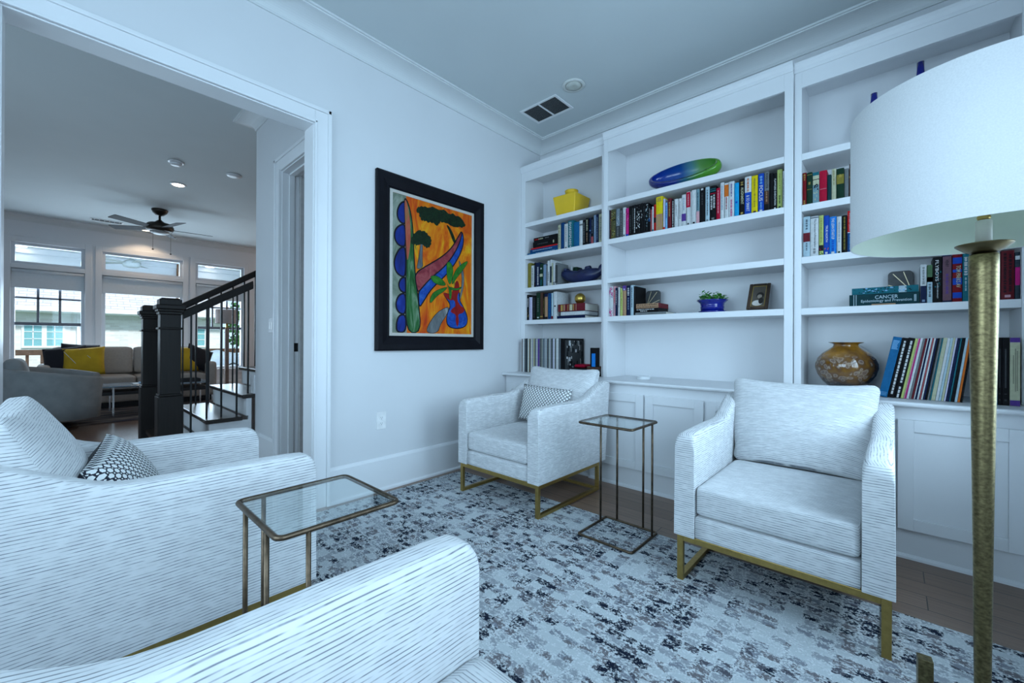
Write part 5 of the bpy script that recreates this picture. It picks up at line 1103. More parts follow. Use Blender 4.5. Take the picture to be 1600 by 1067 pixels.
PM = [paint('paint_orange', [(.28, (.22, .05, .01)), (.36, (.60, .07, .006)), (.46, (.72, .17, .006)), (.55, (.80, .30, .008)), (.63, (.82, .48, .02)), (.72, (.22, .17, .03))], 6),
 paint('paint_grey_green', [(.3, (.10, .13, .10)), (.5, (.24, .29, .23)), (.7, (.42, .46, .40))], 9), paint('paint_cobalt', [(.3, (.006, .012, .09)), (.6, (.012, .045, .30)), (.8, (.03, .10, .42))], 9),
 paint('paint_green', [(.3, (.015, .08, .02)), (.5, (.04, .17, .05)), (.68, (.22, .34, .22))], 8, (1, 2.5, .4)), paint('paint_salmon', [(.3, (.40, .06, .03)), (.5, (.52, .16, .10)), (.7, (.30, .20, .07))], 8, (1, 2.5, .4)),
 paint('paint_dark_green', [(.35, (.004, .014, .006)), (.6, (.012, .045, .016)), (.8, (.03, .08, .03))], 30, (1, 1, 1)), paint('paint_mauve', [(.3, (.16, .02, .03)), (.5, (.34, .06, .08)), (.7, (.44, .14, .14))], 9, (1, 1, 1)),
 paint('paint_blue', [(.3, (.01, .03, .22)), (.55, (.02, .11, .46)), (.75, (.10, .24, .50))], 9, (1, 1, 1)), paint('paint_grey', [(.3, (.07, .08, .09)), (.55, (.22, .24, .25)), (.75, (.42, .44, .44))], 10), paint('paint_black', [(.3, (.004, .004, .008)), (.7, (.012, .012, .022))], 10),
 paint('paint_red', [(.3, (.20, .008, .008)), (.7, (.42, .02, .015))], 10), paint('paint_leaf', [(.3, (.015, .12, .015)), (.6, (.05, .26, .03)), (.8, (.15, .36, .05))], 16, (1, 1, 1))]
SHP = {'grey_left': [(0, 1), (0.148, 1), (0.162, 0), (0, 0)], 'l1': [(0.14, 0.959), (0.091, 0.941), (0.055, 0.892), (0.048, 0.843), (0.07, 0.805), (0.114, 0.791), (0.145, 0.801)], 'l2': [(0.141, 0.791), (0.081, 0.779), (0.029, 0.737), (0.018, 0.687), (0.045, 0.639), (0.103, 0.623), (0.147, 0.635)], 'l3': [(0.147, 0.632), (0.082, 0.613), (0.033, 0.552), (0.016, 0.496), (0.037, 0.435), (0.095, 0.407), (0.148, 0.411)], 'l4': [(0.148, 0.411), (0.095, 0.395), (0.067, 0.355), (0.081, 0.308), (0.128, 0.291), (0.149, 0.296)], 'l5': [(0.149, 0.288), (0.085, 0.281), (0.044, 0.236), (0.04, 0.181), (0.075, 0.141), (0.151, 0.134)], 'l6': [(0.151, 0.134), (0.075, 0.128), (0.045, 0.071), (0.049, 0.003), (0.152, 0.003)], 'horn': [(0.128, 0.99), (0.17, 0.955), (0.211, 0.857), (0.23, 0.732), (0.24, 0.562), (0.259, 0.407), (0.292, 0.251), (0.33, 0.003), (0.152, 0.003), (0.147, 0.326), (0.153, 0.524), (0.144, 0.719), (0.132, 0.885)], 'horn_red': [(0.131, 0.98), (0.161, 0.947), (0.189, 0.853), (0.203, 0.728), (0.19, 0.613), (0.169, 0.525), (0.156, 0.552), (0.144, 0.719), (0.132, 0.885)], 'tree': [(0.259, 0.934), (0.324, 0.959), (0.441, 0.969), (0.564, 0.98), (0.68, 0.969), (0.814, 0.961), (0.911, 0.911), (0.897, 0.88), (0.774, 0.868), (0.667, 0.875), (0.565, 0.883), (0.52, 0.842), (0.454, 0.854), (0.407, 0.843), (0.366, 0.854), (0.324, 0.85), (0.301, 0.889), (0.268, 0.902)], 'trunk': [(0.637, 0.867), (0.672, 0.864), (0.725, 0.819), (0.769, 0.756), (0.764, 0.728), (0.727, 0.75), (0.688, 0.814)], 'tree2': [(0.197, 0.698), (0.238, 0.745), (0.301, 0.767), (0.371, 0.774), (0.439, 0.75), (0.456, 0.713), (0.432, 0.665), (0.373, 0.647), (0.337, 0.675), (0.291, 0.657), (0.239, 0.65), (0.207, 0.665)], 'trunk2': [(0.321, 0.701), (0.343, 0.697), (0.338, 0.544), (0.35, 0.499), (0.268, 0.474), (0.289, 0.539)], 'mauve': [(0.25, 0.446), (0.398, 0.518), (0.567, 0.596), (0.708, 0.685), (0.807, 0.8), (0.856, 0.855), (0.845, 0.789), (0.77, 0.67), (0.631, 0.538), (0.433, 0.421), (0.309, 0.321), (0.287, 0.309), (0.264, 0.364)], 'blue': [(0.856, 0.855), (0.886, 0.779), (0.851, 0.68), (0.749, 0.558), (0.62, 0.453), (0.446, 0.341), (0.353, 0.24), (0.301, 0.187), (0.292, 0.306), (0.309, 0.321), (0.433, 0.421), (0.631, 0.538), (0.77, 0.67), (0.845, 0.789)], 'greyhorn': [(0.382, 0.003), (0.42, 0.075), (0.509, 0.156), (0.596, 0.196), (0.686, 0.221), (0.653, 0.153), (0.572, 0.079), (0.532, 0.003)], 'greyline': [(0.808, 0.615), (0.864, 0.555), (0.892, 0.478), (0.881, 0.382), (0.832, 0.267), (0.816, 0.274), (0.853, 0.379), (0.859, 0.475), (0.831, 0.535)], 'vase': [(0.594, 0.326), (0.697, 0.314), (0.832, 0.359), (0.816, 0.29), (0.867, 0.237), (0.922, 0.18), (0.946, 0.117), (0.918, 0.064), (0.794, 0.041), (0.674, 0.055), (0.642, 0.104), (0.661, 0.173), (0.704, 0.229), (0.651, 0.275)], 'vase_red': [(0.594, 0.326), (0.697, 0.314), (0.75, 0.372), (0.771, 0.435), (0.81, 0.431), (0.832, 0.359), (0.789, 0.309), (0.806, 0.25), (0.905, 0.208), (0.875, 0.174), (0.801, 0.163), (0.82, 0.109), (0.794, 0.048), (0.769, 0.108), (0.779, 0.158), (0.694, 0.175), (0.725, 0.207), (0.773, 0.225), (0.752, 0.278), (0.686, 0.267), (0.633, 0.29)], 'leaf1': [(0.427, 0.436), (0.494, 0.454), (0.581, 0.434), (0.65, 0.387), (0.569, 0.376), (0.474, 0.393)], 'leaf2': [(0.639, 0.562), (0.683, 0.583), (0.736, 0.541), (0.729, 0.463), (0.692, 0.383), (0.65, 0.441)], 'leaf3': [(0.729, 0.463), (0.777, 0.53), (0.885, 0.596), (0.956, 0.615), (0.886, 0.541), (0.777, 0.452), (0.711, 0.384)], 'leaf4': [(0.435, 0.223), (0.428, 0.266), (0.482, 0.329), (0.671, 0.381), (0.62, 0.339), (0.52, 0.295)], 'leaf5': [(0.671, 0.381), (0.778, 0.366), (0.865, 0.396), (0.818, 0.358), (0.711, 0.35)], 'stem': [(0.633, 0.431), (0.671, 0.381), (0.719, 0.369), (0.712, 0.284), (0.686, 0.274), (0.676, 0.358)]}
MI = dict(grey_left=1, l1=2, l2=2, l3=2, l4=2, l5=2, l6=2, horn=3, horn_red=4, tree=5, trunk=5, tree2=5, trunk2=8, mauve=6, blue=7, greyhorn=8, greyline=8, vase=7, vase_red=10, leaf1=11, leaf2=11, leaf3=11, leaf4=11, leaf5=11, stem=11)
LINE = dict(grey_left=0, l1=.013, l2=.013, l3=.013, l4=.013, l5=.013, l6=.013, horn=.010, horn_red=0, tree=0, trunk=.003, tree2=0, trunk2=.003, mauve=.010, blue=.010, greyhorn=.004, greyline=.003, vase=.008, vase_red=0, leaf1=.003, leaf2=.003, leaf3=.003, leaf4=.003, leaf5=.003, stem=0)
cy0, cy1, cz0, cz1 = q0+lw, q1-lw, w0+lw, w1-lw
cv = MB(); cv.box(.010, cy0, cz0, .0158, cy1, cz1, 0)
lvl = [.0159]
def smooth_poly(P, it=2):
    for _ in range(it):
        Q = []
        for i in range(len(P)):
            a, b = P[i], P[(i+1) % len(P)]; Q += [(a[0]*.75+b[0]*.25, a[1]*.75+b[1]*.25), (a[0]*.25+b[0]*.75, a[1]*.25+b[1]*.75)]
        P = Q
    return P
def W2(p): return (cy0+min(.9995, max(.0005, p[0]))*(cy1-cy0), cz0+min(.9995, max(.0005, p[1]))*(cz1-cz0))
rpp = random.Random(2)
for k in ('grey_left', 'l1', 'l2', 'l3', 'l4', 'l5', 'l6', 'horn', 'horn_red', 'trunk', 'tree', 'trunk2', 'tree2', 'greyline', 'mauve', 'blue', 'greyhorn', 'vase', 'vase_red', 'stem', 'leaf1', 'leaf2', 'leaf3', 'leaf4', 'leaf5'):
    P = SHP[k]
    if k != 'grey_left': P = smooth_poly(P, 1 if k in ('vase_red',) else 2)
    if k in ('tree', 'tree2'):
        P = [(p[0]+rpp.uniform(-.008, .008), p[1]+rpp.uniform(-.009, .009)) for p in P]
    pts = [W2(p) for p in P]; x = lvl[0]; w = LINE[k]
    ar = sum(pts[i][0]*pts[(i+1) % len(pts)][1]-pts[(i+1) % len(pts)][0]*pts[i][1] for i in range(len(pts)))
    if ar < 0: pts.reverse()
    cv.add([(x, p[0], p[1]) for p in pts], [tuple(range(len(pts)))], MI[k]); lvl[0] += .00008
    if w:
        x = lvl[0]; n = len(pts); o_l = []; i_l = []
        for i in range(n):
            a = Vector(pts[i-1]); b = Vector(pts[(i+1) % n]); d_ = (b-a).normalized(); nn = Vector((d_[1], -d_[0]))*w/2
            def cl(q): return (min(cy1-.0004, max(cy0+.0004, q[0])), min(cz1-.0004, max(cz0+.0004, q[1])))
            q1_ = cl(Vector(pts[i])+nn); q2_ = cl(Vector(pts[i])-nn); o_l.append((x, *q1_)); i_l.append((x, *q2_))
        cv.add(o_l+i_l, [(i, (i+1) % n, n+(i+1) % n, n+i) for i in range(n)], 9); lvl[0] += .00008
build('canvas', cv, PM, t)
# ================================================================== WALL OUTLET AND SWITCH
yc, zc = -1.782, .492
t = thing('wall_outlet', 'white double power outlet low on the wall left of the armchair', 'outlet', (0, yc, zc))
build('cover_plate', MB().box(.0005, yc-.037, zc-.060, .006, yc+.037, zc+.060), plain('outlet_plastic', (.80, .80, .80), .3), t, bevel=.002)
for dz in (.020, -.020):
    r_ = build('receptacle', MB().lathe([(.0165, 0), (.0165, .002)], 0, 0, 20).apply(lambda p: (p[2]+.0062, yc+p[0], zc+dz+p[1])), plain('outlet_plastic', (.8, .8, .8), .3), t)
    build('slots', MB().box(.0083, yc-.007, zc+dz-.001, .0087, yc-.0052, zc+dz+.007).box(.0083, yc+.0052, zc+dz-.001, .0087, yc+.007, zc+dz+.006).box(.0083, yc-.002, zc+dz-.010, .0087, yc+.002, zc+dz-.006), BLACKMETAL, r_)
xc_, zc = -1.175, 1.18
t = thing('light_switch', 'white two-gang rocker light switch on the narrow hall wall', 'light switch', (xc_, HW, zc))
build('cover_plate', MB().box(xc_-.057, HW-.006, zc-.060, xc_+.057, HW-.0005, zc+.060), plain('switch_plate', (.70, .71, .73), .4), t, bevel=.002)
for dx in (-.024, .024): build('rocker', MB().box(xc_+dx-.0165, HW-.0095, zc-.033, xc_+dx+.0165, HW-.0062, zc+.033), plain('outlet_plastic', (.8, .8, .8), .3), t, bevel=.001)
# ================================================================== STAIRS
t = thing('staircase', 'dark-treaded staircase with white risers climbing behind the hall wall', 'staircase', (-2.2, -2.4, 0))
sx0, sx1 = -2.80, -1.615
for i in range(9):
    yf = -2.73+.27*i; zt = .19*(i+1); yb_ = yf+.2395
    if yf > 2.6: break
    xb = sx1 if yf < HW-.1 else HE-.0012
    if i == 0:
        build('tread', MB().box(-2.650, yf-.03, zt-.035, -1.785, -2.6325, zt).box(sx0-.02, -2.632, zt-.035, xb+.03, yb_, zt), TREAD, t)
        build('riser', MB().box(-2.650, yf, .0005, -1.785, yf+.018, zt-.0355), TRIM, t); continue
    build('tread', MB().box(sx0-.02, yf-.03, zt-.035, min(xb+.03, HE-.0015) if i > 1 else xb+.03, yb_, zt), TREAD, t, bevel=.006)
    build('riser', MB().box(sx0, yf, zt-.19+.0005, xb if i < 3 else HE-.0015, yf+.018, zt-.0355), TRIM, t)
sk = MB(); sk.prism([(-2.630, 0), (-2.630, .154), (-2.4415, .154), (-2.4415, .344), (-2.1715, .344), (-2.1715, .534), (-2.145, .534), (-2.145, 0)], sx1-.02, sx1, 'X')
build('stringer', sk, TRIM, t)
sk = MB(); sk.prism([(-2.630, 0), (-2.630, .154), (-2.4415, .154), (-2.4415, .344), (-2.1715, .344), (-2.1715, .534), (-1.9015, .534), (-1.9015, .724), (-1.6315, .724), (-1.6315, .914), (-1.3615, .914), (-1.3615, 1.10), (-.6, 1.10), (-.6, 0)], sx0+.0, sx0+.02, 'X')
build('stringer', sk, TRIM, t)
solo('skirt_block', MB().box(HE-.10, HW-.012, .573, HE-.0004, HW+.12, .70).prism([(HE-.10, .70), (HE-.0004, .70), (HE-.0004, .74), (HE-.05, .74)], HW-.012, HW+.12, 'Y'), TRIM, 'small white trim block where the stair skirt meets the hall wall corner', 'trim', (HE, HW, .57))
def newel(label, x, y):
    t = thing('newel_post', label, 'newel post', (x, y, .0), group='pair of newel posts')
    z0 = .0005
    build('base_block', MB().box(x-.082, y-.082, z0, x+.082, y+.082, .600).box(x-.076, y-.076, .600, x+.076, y+.076, .618), DARKWOOD, t, bevel=.006)
    build('shaft', MB().box(x-.066, y-.066, .6182, x+.066, y+.066, 1.262), DARKWOOD, t, bevel=.004)
    build('collar', MB().box(x-.078, y-.078, 1.140, x+.078, y+.078, 1.158), DARKWOOD, t, bevel=.006)
    build('cap', MB().box(x-.074, y-.074, 1.2625, x+.074, y+.074, 1.285).box(x-.083, y-.083, 1.285, x+.083, y+.083, 1.305).box(x-.094, y-.094, 1.305, x+.094, y+.094, 1.338).box(x-.072, y-.072, 1.338, x+.072, y+.072, 1.385).box(x-.060, y-.060, 1.385, x+.060, y+.060, 1.395), DARKWOOD, t, bevel=.005)
newel('nearer dark square newel post at the foot of the stairs', -1.700, -2.715)
newel('farther dark square newel post across the foot of the stairs', -2.735, -2.715)
for x, lab, y1, near in ((-1.690, 'nearer black stair railing with thin iron balusters, ending at the hall wall', HW-.0015, 1), (-2.735, 'farther black stair railing with thin iron balusters, rising behind the nearer one', .2, 0)):
    t = thing('stair_railing', lab, 'railing', (x, -2.5, .3))
    y0 = -2.6315; zb = (lambda y: 1.222+.594*(y+2.642)) if near else (lambda y: 1.369+.638*(y+2.464))
    pr = [(-.028, 0), (.028, 0), (.030, .02), (.024, .05), (.012, .058), (-.012, .058), (-.024, .05), (-.030, .02)]
    n = len(pr); vs = [(x+p[0], yy, zb(yy)+p[1]*1.25) for yy in (y0, y1) for p in pr]
    build('handrail', MB().add(vs, [tuple(reversed(range(n))), tuple(range(n, 2*n))]+[(i, (i+1) % n, n+(i+1) % n, n+i) for i in range(n)]), DARKWOOD, t)
    ys = [-2.574, -2.465, -2.359, -2.243, -2.154] if near else [-2.575+.11*k for k in range(20)]
    for yy in ys:
        k = int((yy+2.73+.03)//.27); zt = .19*(k+1)+.0008
        if yy > y1-.01: continue
        build('baluster', MB().box(x-.0065, yy-.0065, zt, x+.0065, yy+.0065, zb(yy)+.004), BLACKMETAL, t)
# ================================================================== LIVING ROOM
FZ = 2.76; FXc, FYc = -5.60, -2.30
NICK = plain('dark_bronze_metal', (.05, .042, .036), .35, .8)
t = thing('ceiling_fan', 'dark bronze five-blade ceiling fan hanging in the living room', 'ceiling fan', (FXc, FYc, H))
build('canopy', MB().lathe([(.020, 2.955), (.05, 2.965), (.085, 3.00), (.100, 3.035), (.100, H-.0005)], FXc, FYc, 32), NICK, t)
build('downrod', MB().lathe([(.015, 2.895), (.015, 2.9548)], FXc, FYc, 16), NICK, t)
build('motor_housing', MB().lathe([(.120, 2.715), (.150, 2.722), (.165, 2.745), (.172, 2.775), (.168, 2.805), (.140, 2.835), (.070, 2.850), (.045, 2.875), (.020, 2.8945)], FXc, FYc, 40), NICK, t)
build('light_lens', MB().lathe([(.02, 2.672), (.07, 2.678), (.105, 2.695), (.118, 2.7147)], FXc, FYc, 32), plain('fan_lens', (.42, .42, .42), .4), t)
BL = plain('fan_blade', (.05, .05, .055), .6, spec=.1)
for k in range(5):
    a = math.radians(14+72*k)
    ca, sa = math.cos(a), math.sin(a)
    def bl(r, w, z): return (FXc+r*ca-w*sa, FYc+r*sa+w*ca, z)
    pts = [(.17, .05), (.28, .060), (.65, .068), (.66, .055), (.66, -.05), (.645, -.062), (.28, -.058), (.17, -.05)]
    v = [bl(r, w, 2.765+w*.22) for r, w in pts]+[bl(r, w, 2.759+w*.22) for r, w in pts]; n = len(pts)
    build('blade', MB().add(v, [tuple(range(n)), tuple(reversed(range(n, 2*n)))]+[(i, n+i, n+(i+1) % n, (i+1) % n) for i in range(n)]), BL, t)
for (dx, dy, zb_) in ((.10, -.09, 2.43), (.02, .13, 2.40)):
    build('pull_chain', MB().tube([(FXc+dx, FYc+dy, zb_), (FXc+dx, FYc+dy, 2.70)], .0022, 5).lathe([(.004, zb_-.02), (.014, zb_-.014), (.010, zb_-.004), (.003, zb_)], FXc+dx, FYc+dy, 10), NICK, t)
# rug, sofa, cushions
m, nt, p = new_mat('dark_living_rug'); tc = N(nt, 'ShaderNodeTexCoord'); mp = N(nt, 'ShaderNodeMapping'); mp.inputs['Scale'].default_value = (3.5, .7, 1); nt.links.new(tc.outputs['Object'], mp.inputs[0])
nz = N(nt, 'ShaderNodeTexNoise'); nz.inputs['Scale'].default_value = 2.5; nz.inputs['Detail'].default_value = 6; nt.links.new(mp.outputs[0], nz.inputs[0]); nt.links.new(ramp(nt, nz.outputs[0], [(.3, (.02, .03, .06)), (.5, (.07, .06, .06)), (.6, (.24, .20, .18)), (.75, (.05, .05, .07))]), p.inputs['Base Color']); p.inputs['Roughness'].default_value = .95
solo('living_rug', MB().box(-7.1, -4.6, .0006, -4.70, -1.0, .012), m, 'dark navy and taupe streaked rug under the beige sofa', 'rug', (-5.9, -2.8, 0))
BEIGE = plain('beige_upholstery', (.40, .36, .33), .9, var=.06, scale=40)
t = thing('sofa', 'long beige sofa beneath the living room windows', 'sofa', (-6.55, -2.48, .0125))
sz = .0125
for (ya, yb) in ((-3.56, -3.41), (-1.60, -1.45)): build('arm', MB().soft((-6.50, (ya+yb)/2, .40), (.44, .075, .29), .05, 8), BEIGE, t)
build('base', MB().soft((-6.50, -2.505, .20), (.42, .903, .10), .03, 8), BEIGE, t)
build('back', MB().soft((-6.86, -2.505, .54), (.09, .903, .23), .05, 8), BEIGE, t)
for (ya, yb) in ((-3.405, -2.51), (-2.50, -1.605)):
    build('seat_cushion', MB().soft((-6.42, (ya+yb)/2, .40), (.345, (yb-ya)/2, .10), .045, 10, (0, 0, .02)), BEIGE, t)
    bc = MB().soft((0, 0, 0), (.085, (yb-ya)/2, .215), .05, 10, (.03, 0, 0)); bc.apply(lambda q: (q[0]-.20*(q[2]+.215)-6.60, q[1]+(ya+yb)/2, q[2]+.735)); build('back_cushion', bc, BEIGE, t)
build('foot_plinth', MB().box(-6.86, -3.50, sz, -6.20, -1.51, .0995), BLACKMETAL, t)
YP = plain('mustard_cloth', (.52, .33, .01), .85, var=.12, scale=8); BP = plain('black_cloth', (.008, .009, .016), .9)
def dpil(label, y, z, x, s, rz, tilt, mat, ry=0):
    return pillow(label, (x, y, z), s, s, .15, (math.radians(tilt), math.radians(ry), math.radians(rz)), mat, None, 10)
py_ = dpil('yellow pillow at the left end of the beige sofa', -3.08, .73, -6.26, .46, 78, -24, YP, -5)
ln_ = MB(); 
for (a, b) in (((-.20, .16), (.02, -.20)), ((-.04, .19), (.17, -.10))):
    A = Vector((a[0], -.074, a[1])); B = Vector((b[0], -.074, b[1])); ln_.tube([A*.0+Vector((A.x, -.045, A.z)), (A+B)/2, Vector((B.x, -.045, B.z))], .004, 5)
build('white_stitching', ln_, bmat('white'), py_, world=False)
dpil('black pillow tucked behind the left yellow pillow', -3.27, .735, -6.38, .46, 78, -22, BP, -8)
dpil('navy black pillow against the sofa back at the left arm', -3.12, .79, -6.51, .42, 90, -18, DNAVY, 4)
dpil('yellow pillow at the right end of the beige sofa', -1.92, .735, -6.27, .44, 90, -22, YP, 0)
dpil('black pillow by the right sofa arm, tipped outward', -1.68, .745, -6.32, .42, 105, -20, BP, 24)
# coffee table
t = thing('coffee_table', 'low coffee table with slim steel legs in front of the sofa', 'coffee table', (-5.45, -2.35, .0125))
CTX0, CTX1, CY0, CY1 = -5.75, -5.15, -2.98, -1.75
build('top', MB().box(CTX0, CY0, .405, CTX1, CY1, .425), plain('smoked_glass_top', (.22, .30, .38), .15), t, bevel=.003)
build('lower_shelf', MB().box(CTX0+.02, CY0+.02, .300, CTX1-.02, CY1-.02, .345), BLACKMETAL, t)
for (x, y) in ((CTX0+.01, CY0+.15), (CTX1-.01, CY0+.15), (CTX0+.01, CY1-.01), (CTX1-.01, CY1-.01), (CTX1-.01, -2.52)):
    build('leg', MB().box(x-.01, y-.01, .0125, x+.01, y+.01, .4045), CHROME, t)
solo('magazine', MB().box(-5.45, -2.62, .4255, -5.22, -2.25, .437), bmat('white'), 'white magazine lying at the bottom on the coffee table', 'magazine', (-5.3, -2.4, .4255), 'coffee table reading')
solo('magazine', MB().box(-5.42, -2.55, .4373, -5.25, -2.27, .449), bmat('lblue'), 'pale blue magazine lying on top of the white one', 'magazine', (-5.3, -2.4, .4373), 'coffee table reading')
solo('tray', MB().box(-5.42, -2.10, .4255, -5.22, -1.85, .44).box(-5.42, -2.10, .44, -5.41, -1.85, .475).box(-5.23, -2.10, .44, -5.22, -1.85, .475).box(-5.41, -2.10, .44, -5.23, -2.09, .475).box(-5.41, -1.86, .44, -5.23, -1.85, .475), BLACKMETAL, 'small black tray on the coffee table seen beside the newel post', 'tray', (-5.3, -1.97, .4255))
# swivel barrel chair
GV = plain('grey_velvet', (.24, .26, .27), .85, var=.10, scale=10)
cx, cy = -4.72, -3.37
t = thing('barrel_chair', 'grey velvet swivel barrel chair with its back turned to us', 'armchair', (cx, cy, .0125))
nn = 40; vs = []; fs = []
A0, A1 = math.radians(-238), math.radians(58)
for i in range(nn+1):
    a = A0+(A1-A0)*i/nn; back = (1+math.cos(a-math.radians(-100)))/2
    zt = .60+.15*back**.8; ca, sa = math.cos(a), math.sin(a)
    prof = [(.36, .115), (.445, .125), (.455, .30), (.470, zt-.03), (.455, zt), (.405, zt), (.380, zt-.03), (.365, .30), (.36, .13)]
    for r, z in prof: vs.append((cx+r*ca, cy+r*sa*1.02, z))
q = len(prof)
for i in range(nn):
    for k in range(q): fs.append((i*q+k, (i+1)*q+k, (i+1)*q+(k+1) % q, i*q+(k+1) % q))
fs += [tuple(range(q)), tuple(reversed(range(nn*q, (nn+1)*q)))]
build('shell', MB().add(vs, fs, 0, True), GV, t)
build('seat_cushion', MB().lathe([(.30, .13), (.352, .15), (.355, .38), (.33, .43), (.20, .445)], cx, cy, 36), GV, t)
bk = MB().soft((0, 0, 0), (.26, .07, .19), .05, 8, (0, .03, 0)); bk.apply(lambda q: (q[0]+cx, q[1]+cy-.26-.12*(q[2]+.19), q[2]+.645)); build('back_cushion', bk, GV, t)
build('swivel_base', MB().lathe([(.20, .0125), (.21, .018), (.20, .035), (.06, .045), (.05, .11)], cx, cy, 36), BLACKMETAL, t)
# far floor lamp
t = thing('wood_floor_lamp', 'slim wooden floor lamp with a beige drum shade beyond the stair rail', 'floor lamp', (-6.75, -1.16, 0))
TAUPE = plain('weathered_wood', (.24, .19, .17), .7, var=.15, scale=30)
build('base', MB().lathe([(.13, .0125), (.13, .03), (.03, .035)], -6.75, -1.16, 28), TAUPE, t)
build('pole', MB().box(-6.78, -1.19, .0355, -6.72, -1.13, 1.29), TAUPE, t, bevel=.004)
build('socket', MB().lathe([(.02, 1.2905), (.026, 1.31), (.012, 1.33), (.02, 1.345), (.01, 1.40)], -6.75, -1.16, 16), BRASS, t)
build('shade', MB().lathe([(.185, 1.385), (.180, 1.645), (.176, 1.645), (.181, 1.385), (.185, 1.385)], -6.75, -1.16, 40, cap=False), plain('beige_shade', (.46, .40, .39), .9), t)
build('finial', MB().lathe([(.006, 1.40), (.006, 1.66), (.02, 1.67), (.02, 1.70), (.005, 1.705)], -6.75, -1.16, 14), TAUPE, t)
# ================================================================== OUTSIDE
struct('ground', MB().box(-40, -25, -1.2, FARX-.15, 25, -1.0), plain('lawn', (.08, .16, .05), .95, var=.3, scale=2))
struct('porch_floor', MB().box(-10.6, -5.5, -.15, FARX-.151, 2.5, -.03), plain('deck_board', (.30, .27, .25), .8))
struct('porch_ceiling', MB().box(-10.6, -5.5, 2.90, FARX-.151, 2.5, 3.0).box(-10.45, -5.5, 2.42, -10.2, 2.5, 2.80).box(-10.5, -5.5, 2.80, -10.15, 2.5, 2.90), plain('porch_white', (.82, .84, .86), .7, var=.01))
PORCHL = emit('porch_downlight', (1, .95, .88), 12)
for (x, y, lab) in ((-10.0, -3.86, 'lit round downlight in the porch ceiling seen through the left transom'), (-9.95, -.80, 'left lit porch downlight seen through the right transom'), (-9.3, -.62, 'right lit porch downlight seen through the right transom')):
    solo('porch_light', MB().lathe([(.07, 2.893), (.085, 2.8965), (.085, 2.8995)], x, y, 24), PORCHL, lab, 'ceiling light', (x, y, 2.9), 'porch ceiling downlights')
PW = plain('porch_fan_white', (.62, .66, .66), .5)
t = thing('porch_fan', 'pale porch ceiling fan seen through the middle transom window', 'ceiling fan', (-9.3, -2.30, 2.9))
build('motor', MB().lathe([(.06, 2.60), (.13, 2.62), (.15, 2.66), (.15, 2.72), (.08, 2.76), (.03, 2.78), (.03, 2.8995)], -9.3, -2.30, 28), PW, t)
for k in range(5):
    a = math.radians(10+72*k); ca, sa = math.cos(a), math.sin(a); v = []
    for z in (2.705, 2.697): v += [(-9.3+r*ca-w*sa, -2.30+r*sa+w*ca, z+w*.15) for r, w in ((.152, .05), (.62, .07), (.62, -.07), (.152, -.05))]
    build('blade', MB().add(v, [(0, 1, 2, 3), (7, 6, 5, 4), (0, 4, 5, 1), (1, 5, 6, 2), (2, 6, 7, 3), (3, 7, 4, 0)]), PW, t)
TAN = plain('cedar_wood', (.24, .12, .065), .75, var=.15, scale=12)
t = thing('porch_railing', 'tan wooden porch railing seen through the living room windows', 'railing', (-10.3, -2, -.03))
build('top_rail', MB().box(-10.38, -5.4, .74, -10.22, 2.4, .85), TAN, t); build('bottom_rail', MB().box(-10.33, -5.4, .05, -10.27, 2.4, .10), TAN, t)
for k in range(36): build('baluster', MB().box(-10.318, -5.2+.2*k, .1003, -10.282, -5.155+.2*k, .7397), TAN, t)
solo('porch_post', MB().box(-10.22, -1.42, -.0297, -10.08, -1.29, 2.8995), TAN, 'tan wooden porch post at the right edge of the middle window', 'post', (-10.3, -1.35, 0))
t = thing('covered_patio_chair', 'patio chair under a white cover on the porch, beyond the stair rail', 'patio chair', (-8.9, -.75, -.03))
cvr = MB().soft((-8.9, -.72, .36), (.34, .36, .38), .16, 10, (.0, .03, .05)); cvr.apply(lambda q: (q[0]+mnoise.noise(Vector(q)*5)*.04, q[1]+mnoise.noise(Vector(q)*5+Vector((3, 0, 0)))*.04, max(-.028, q[2]+(.12 if q[1] < -.8 else 0)*max(0, q[2]-.3)))); build('cover', cvr, plain('white_tarp', (.75, .78, .80), .6), t)
build('side_hoop', MB().tube([(-8.53, -.62+.16*math.cos(a), .30+.24*math.sin(a)) for a in [PI*2*k/16 for k in range(16)]], .012, 6, closed=True), BLACKMETAL, t)
BRK = m_brick('white_brick', (.62, .60, .58), (.78, .77, .76), (.70, .70, .70), .22, .075)
m, nt, p = new_mat('roof_shingle'); tc = N(nt, 'ShaderNodeTexCoord'); sxx = N(nt, 'ShaderNodeSeparateXYZ'); nt.links.new(tc.outputs['Object'], sxx.inputs[0]); cbx = N(nt, 'ShaderNodeCombineXYZ'); nt.links.new(sxx.outputs[1], cbx.inputs[0]); nt.links.new(sxx.outputs[2], cbx.inputs[1])
br = N(nt, 'ShaderNodeTexBrick'); br.inputs['Scale'].default_value = 1; br.inputs['Brick Width'].default_value = .32; br.inputs['Row Height'].default_value = .09; br.inputs['Mortar Size'].default_value = .010; br.inputs['Color1'].default_value = (.44, .44, .47, 1); br.inputs['Color2'].default_value = (.60, .60, .62, 1); br.inputs['Mortar'].default_value = (.30, .30, .34, 1)
nt.links.new(cbx.outputs[0], br.inputs[0]); nt.links.new(br.outputs[0], p.inputs['Base Color']); p.inputs['Roughness'].default_value = .9; SHG = m
t = thing('neighbor_house', 'neighbouring white brick house with a grey shingle roof', 'house', (-18, -4, -1))
build('brick_wall', MB().box(-21, -14, -.999, -16, .80, 1.86), BRK, t)
build('fascia', MB().box(-16.0, -14.3, 1.8605, -15.6, 1.1, 1.90).box(-15.62, -14.3, 1.90, -15.55, 1.1, 2.03), plain('fascia_cream', (.80, .80, .80), .6), t)
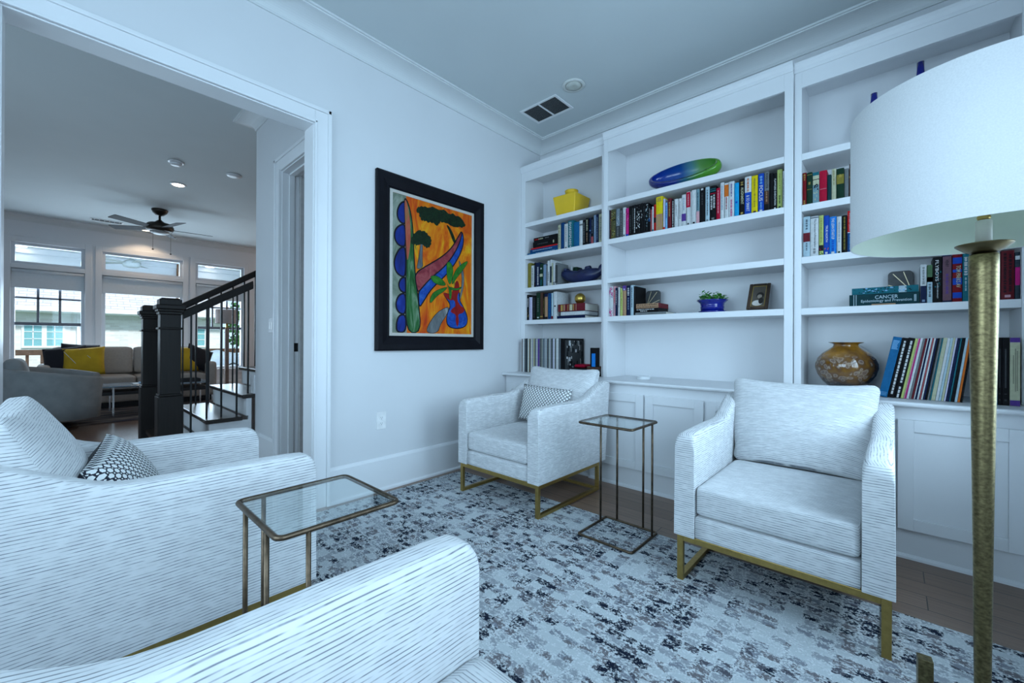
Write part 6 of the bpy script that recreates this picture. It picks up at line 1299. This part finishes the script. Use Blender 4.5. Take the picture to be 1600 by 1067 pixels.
build('roof', MB().add([(-15.62, -14.3, 2.031), (-15.62, 1.1, 2.031), (-21.5, 1.1, 5.6), (-21.5, -14.3, 5.6), (-15.62, -14.3, 2.0305), (-21.5, -14.3, 2.0305), (-21.5, 1.1, 2.0305), (-15.62, 1.1, 2.0305)], [(0, 1, 2, 3), (4, 5, 6, 7), (3, 2, 6, 5), (0, 3, 5, 4), (1, 7, 6, 2)]), SHG, t)
WG = plain('reflective_window', (.18, .42, .46), .15)
for (ya, yb) in ((-4.04, -3.70), (-3.60, -3.28), (-.18, .26)):
    w = build('window', MB().box(-16.0, ya-.05, .82, -15.96, yb+.05, .88).box(-16.0, ya-.05, 1.50, -15.96, yb+.05, 1.56).box(-16.0, ya-.05, .88, -15.96, ya, 1.50).box(-16.0, yb, .88, -15.96, yb+.05, 1.50).box(-16.0, (ya+yb)/2-.012, .88, -15.965, (ya+yb)/2+.012, 1.50).box(-16.0, ya, 1.08, -15.965, yb, 1.10).box(-16.0, ya, 1.29, -15.965, yb, 1.31), TRIM, t)
    build('pane', MB().box(-15.999, ya, .88, -15.975, yb, 1.50), WG, w)
build('downspout', MB().tube([(-15.93, -2.95, -.99), (-15.93, -2.95, 1.86)], .035, 8), plain('downspout_white', (.7, .7, .7), .5), t)
GL = plain('tree_leaves', (.06, .20, .05), .8, var=.6, scale=3)
def tree(label, x, y, z, r, h):
    t = thing('leafy_tree', label, 'tree', (x, y, -1.0), group='trees beside the neighbouring house'); rq = random.Random(int(x*7+y*3))
    build('trunk', MB().tube([(x, y, -1.0), (x+.1, y, z-.2*r)], [.16, .10], 8), plain('bark', (.10, .07, .05), .9), t)
    mb = MB()
    for i in range(1400):
        a = rq.uniform(0, 2*PI); c = rq.uniform(-1, 1); rr_ = r*(rq.uniform(.55, 1.))**.6; s_ = math.sqrt(1-c*c)
        P = Vector((x+rr_*s_*math.cos(a), y+rr_*s_*math.sin(a), z+h*c*rr_/r)); D = Vector((rq.uniform(-1, 1), rq.uniform(-1, 1), rq.uniform(-1, 1))).normalized()*.17; S = D.orthogonal().normalized()*.09
        mb.add([P, P+D*.5+S, P+D, P+D*.5-S], [(0, 1, 2, 3)])
    build('foliage', mb, GL, t)
tree('bright green leafy tree seen through the right window, nearest the brick house', -17.5, 2.9, 1.8, 1.7, 1.9)
tree('green leafy tree farther right of the brick house', -20.5, 7.4, 2.6, 2.0, 2.6)
tree('green tree rising behind the neighbouring roof', -24.5, 1.5, 5.2, 1.9, 2.2)
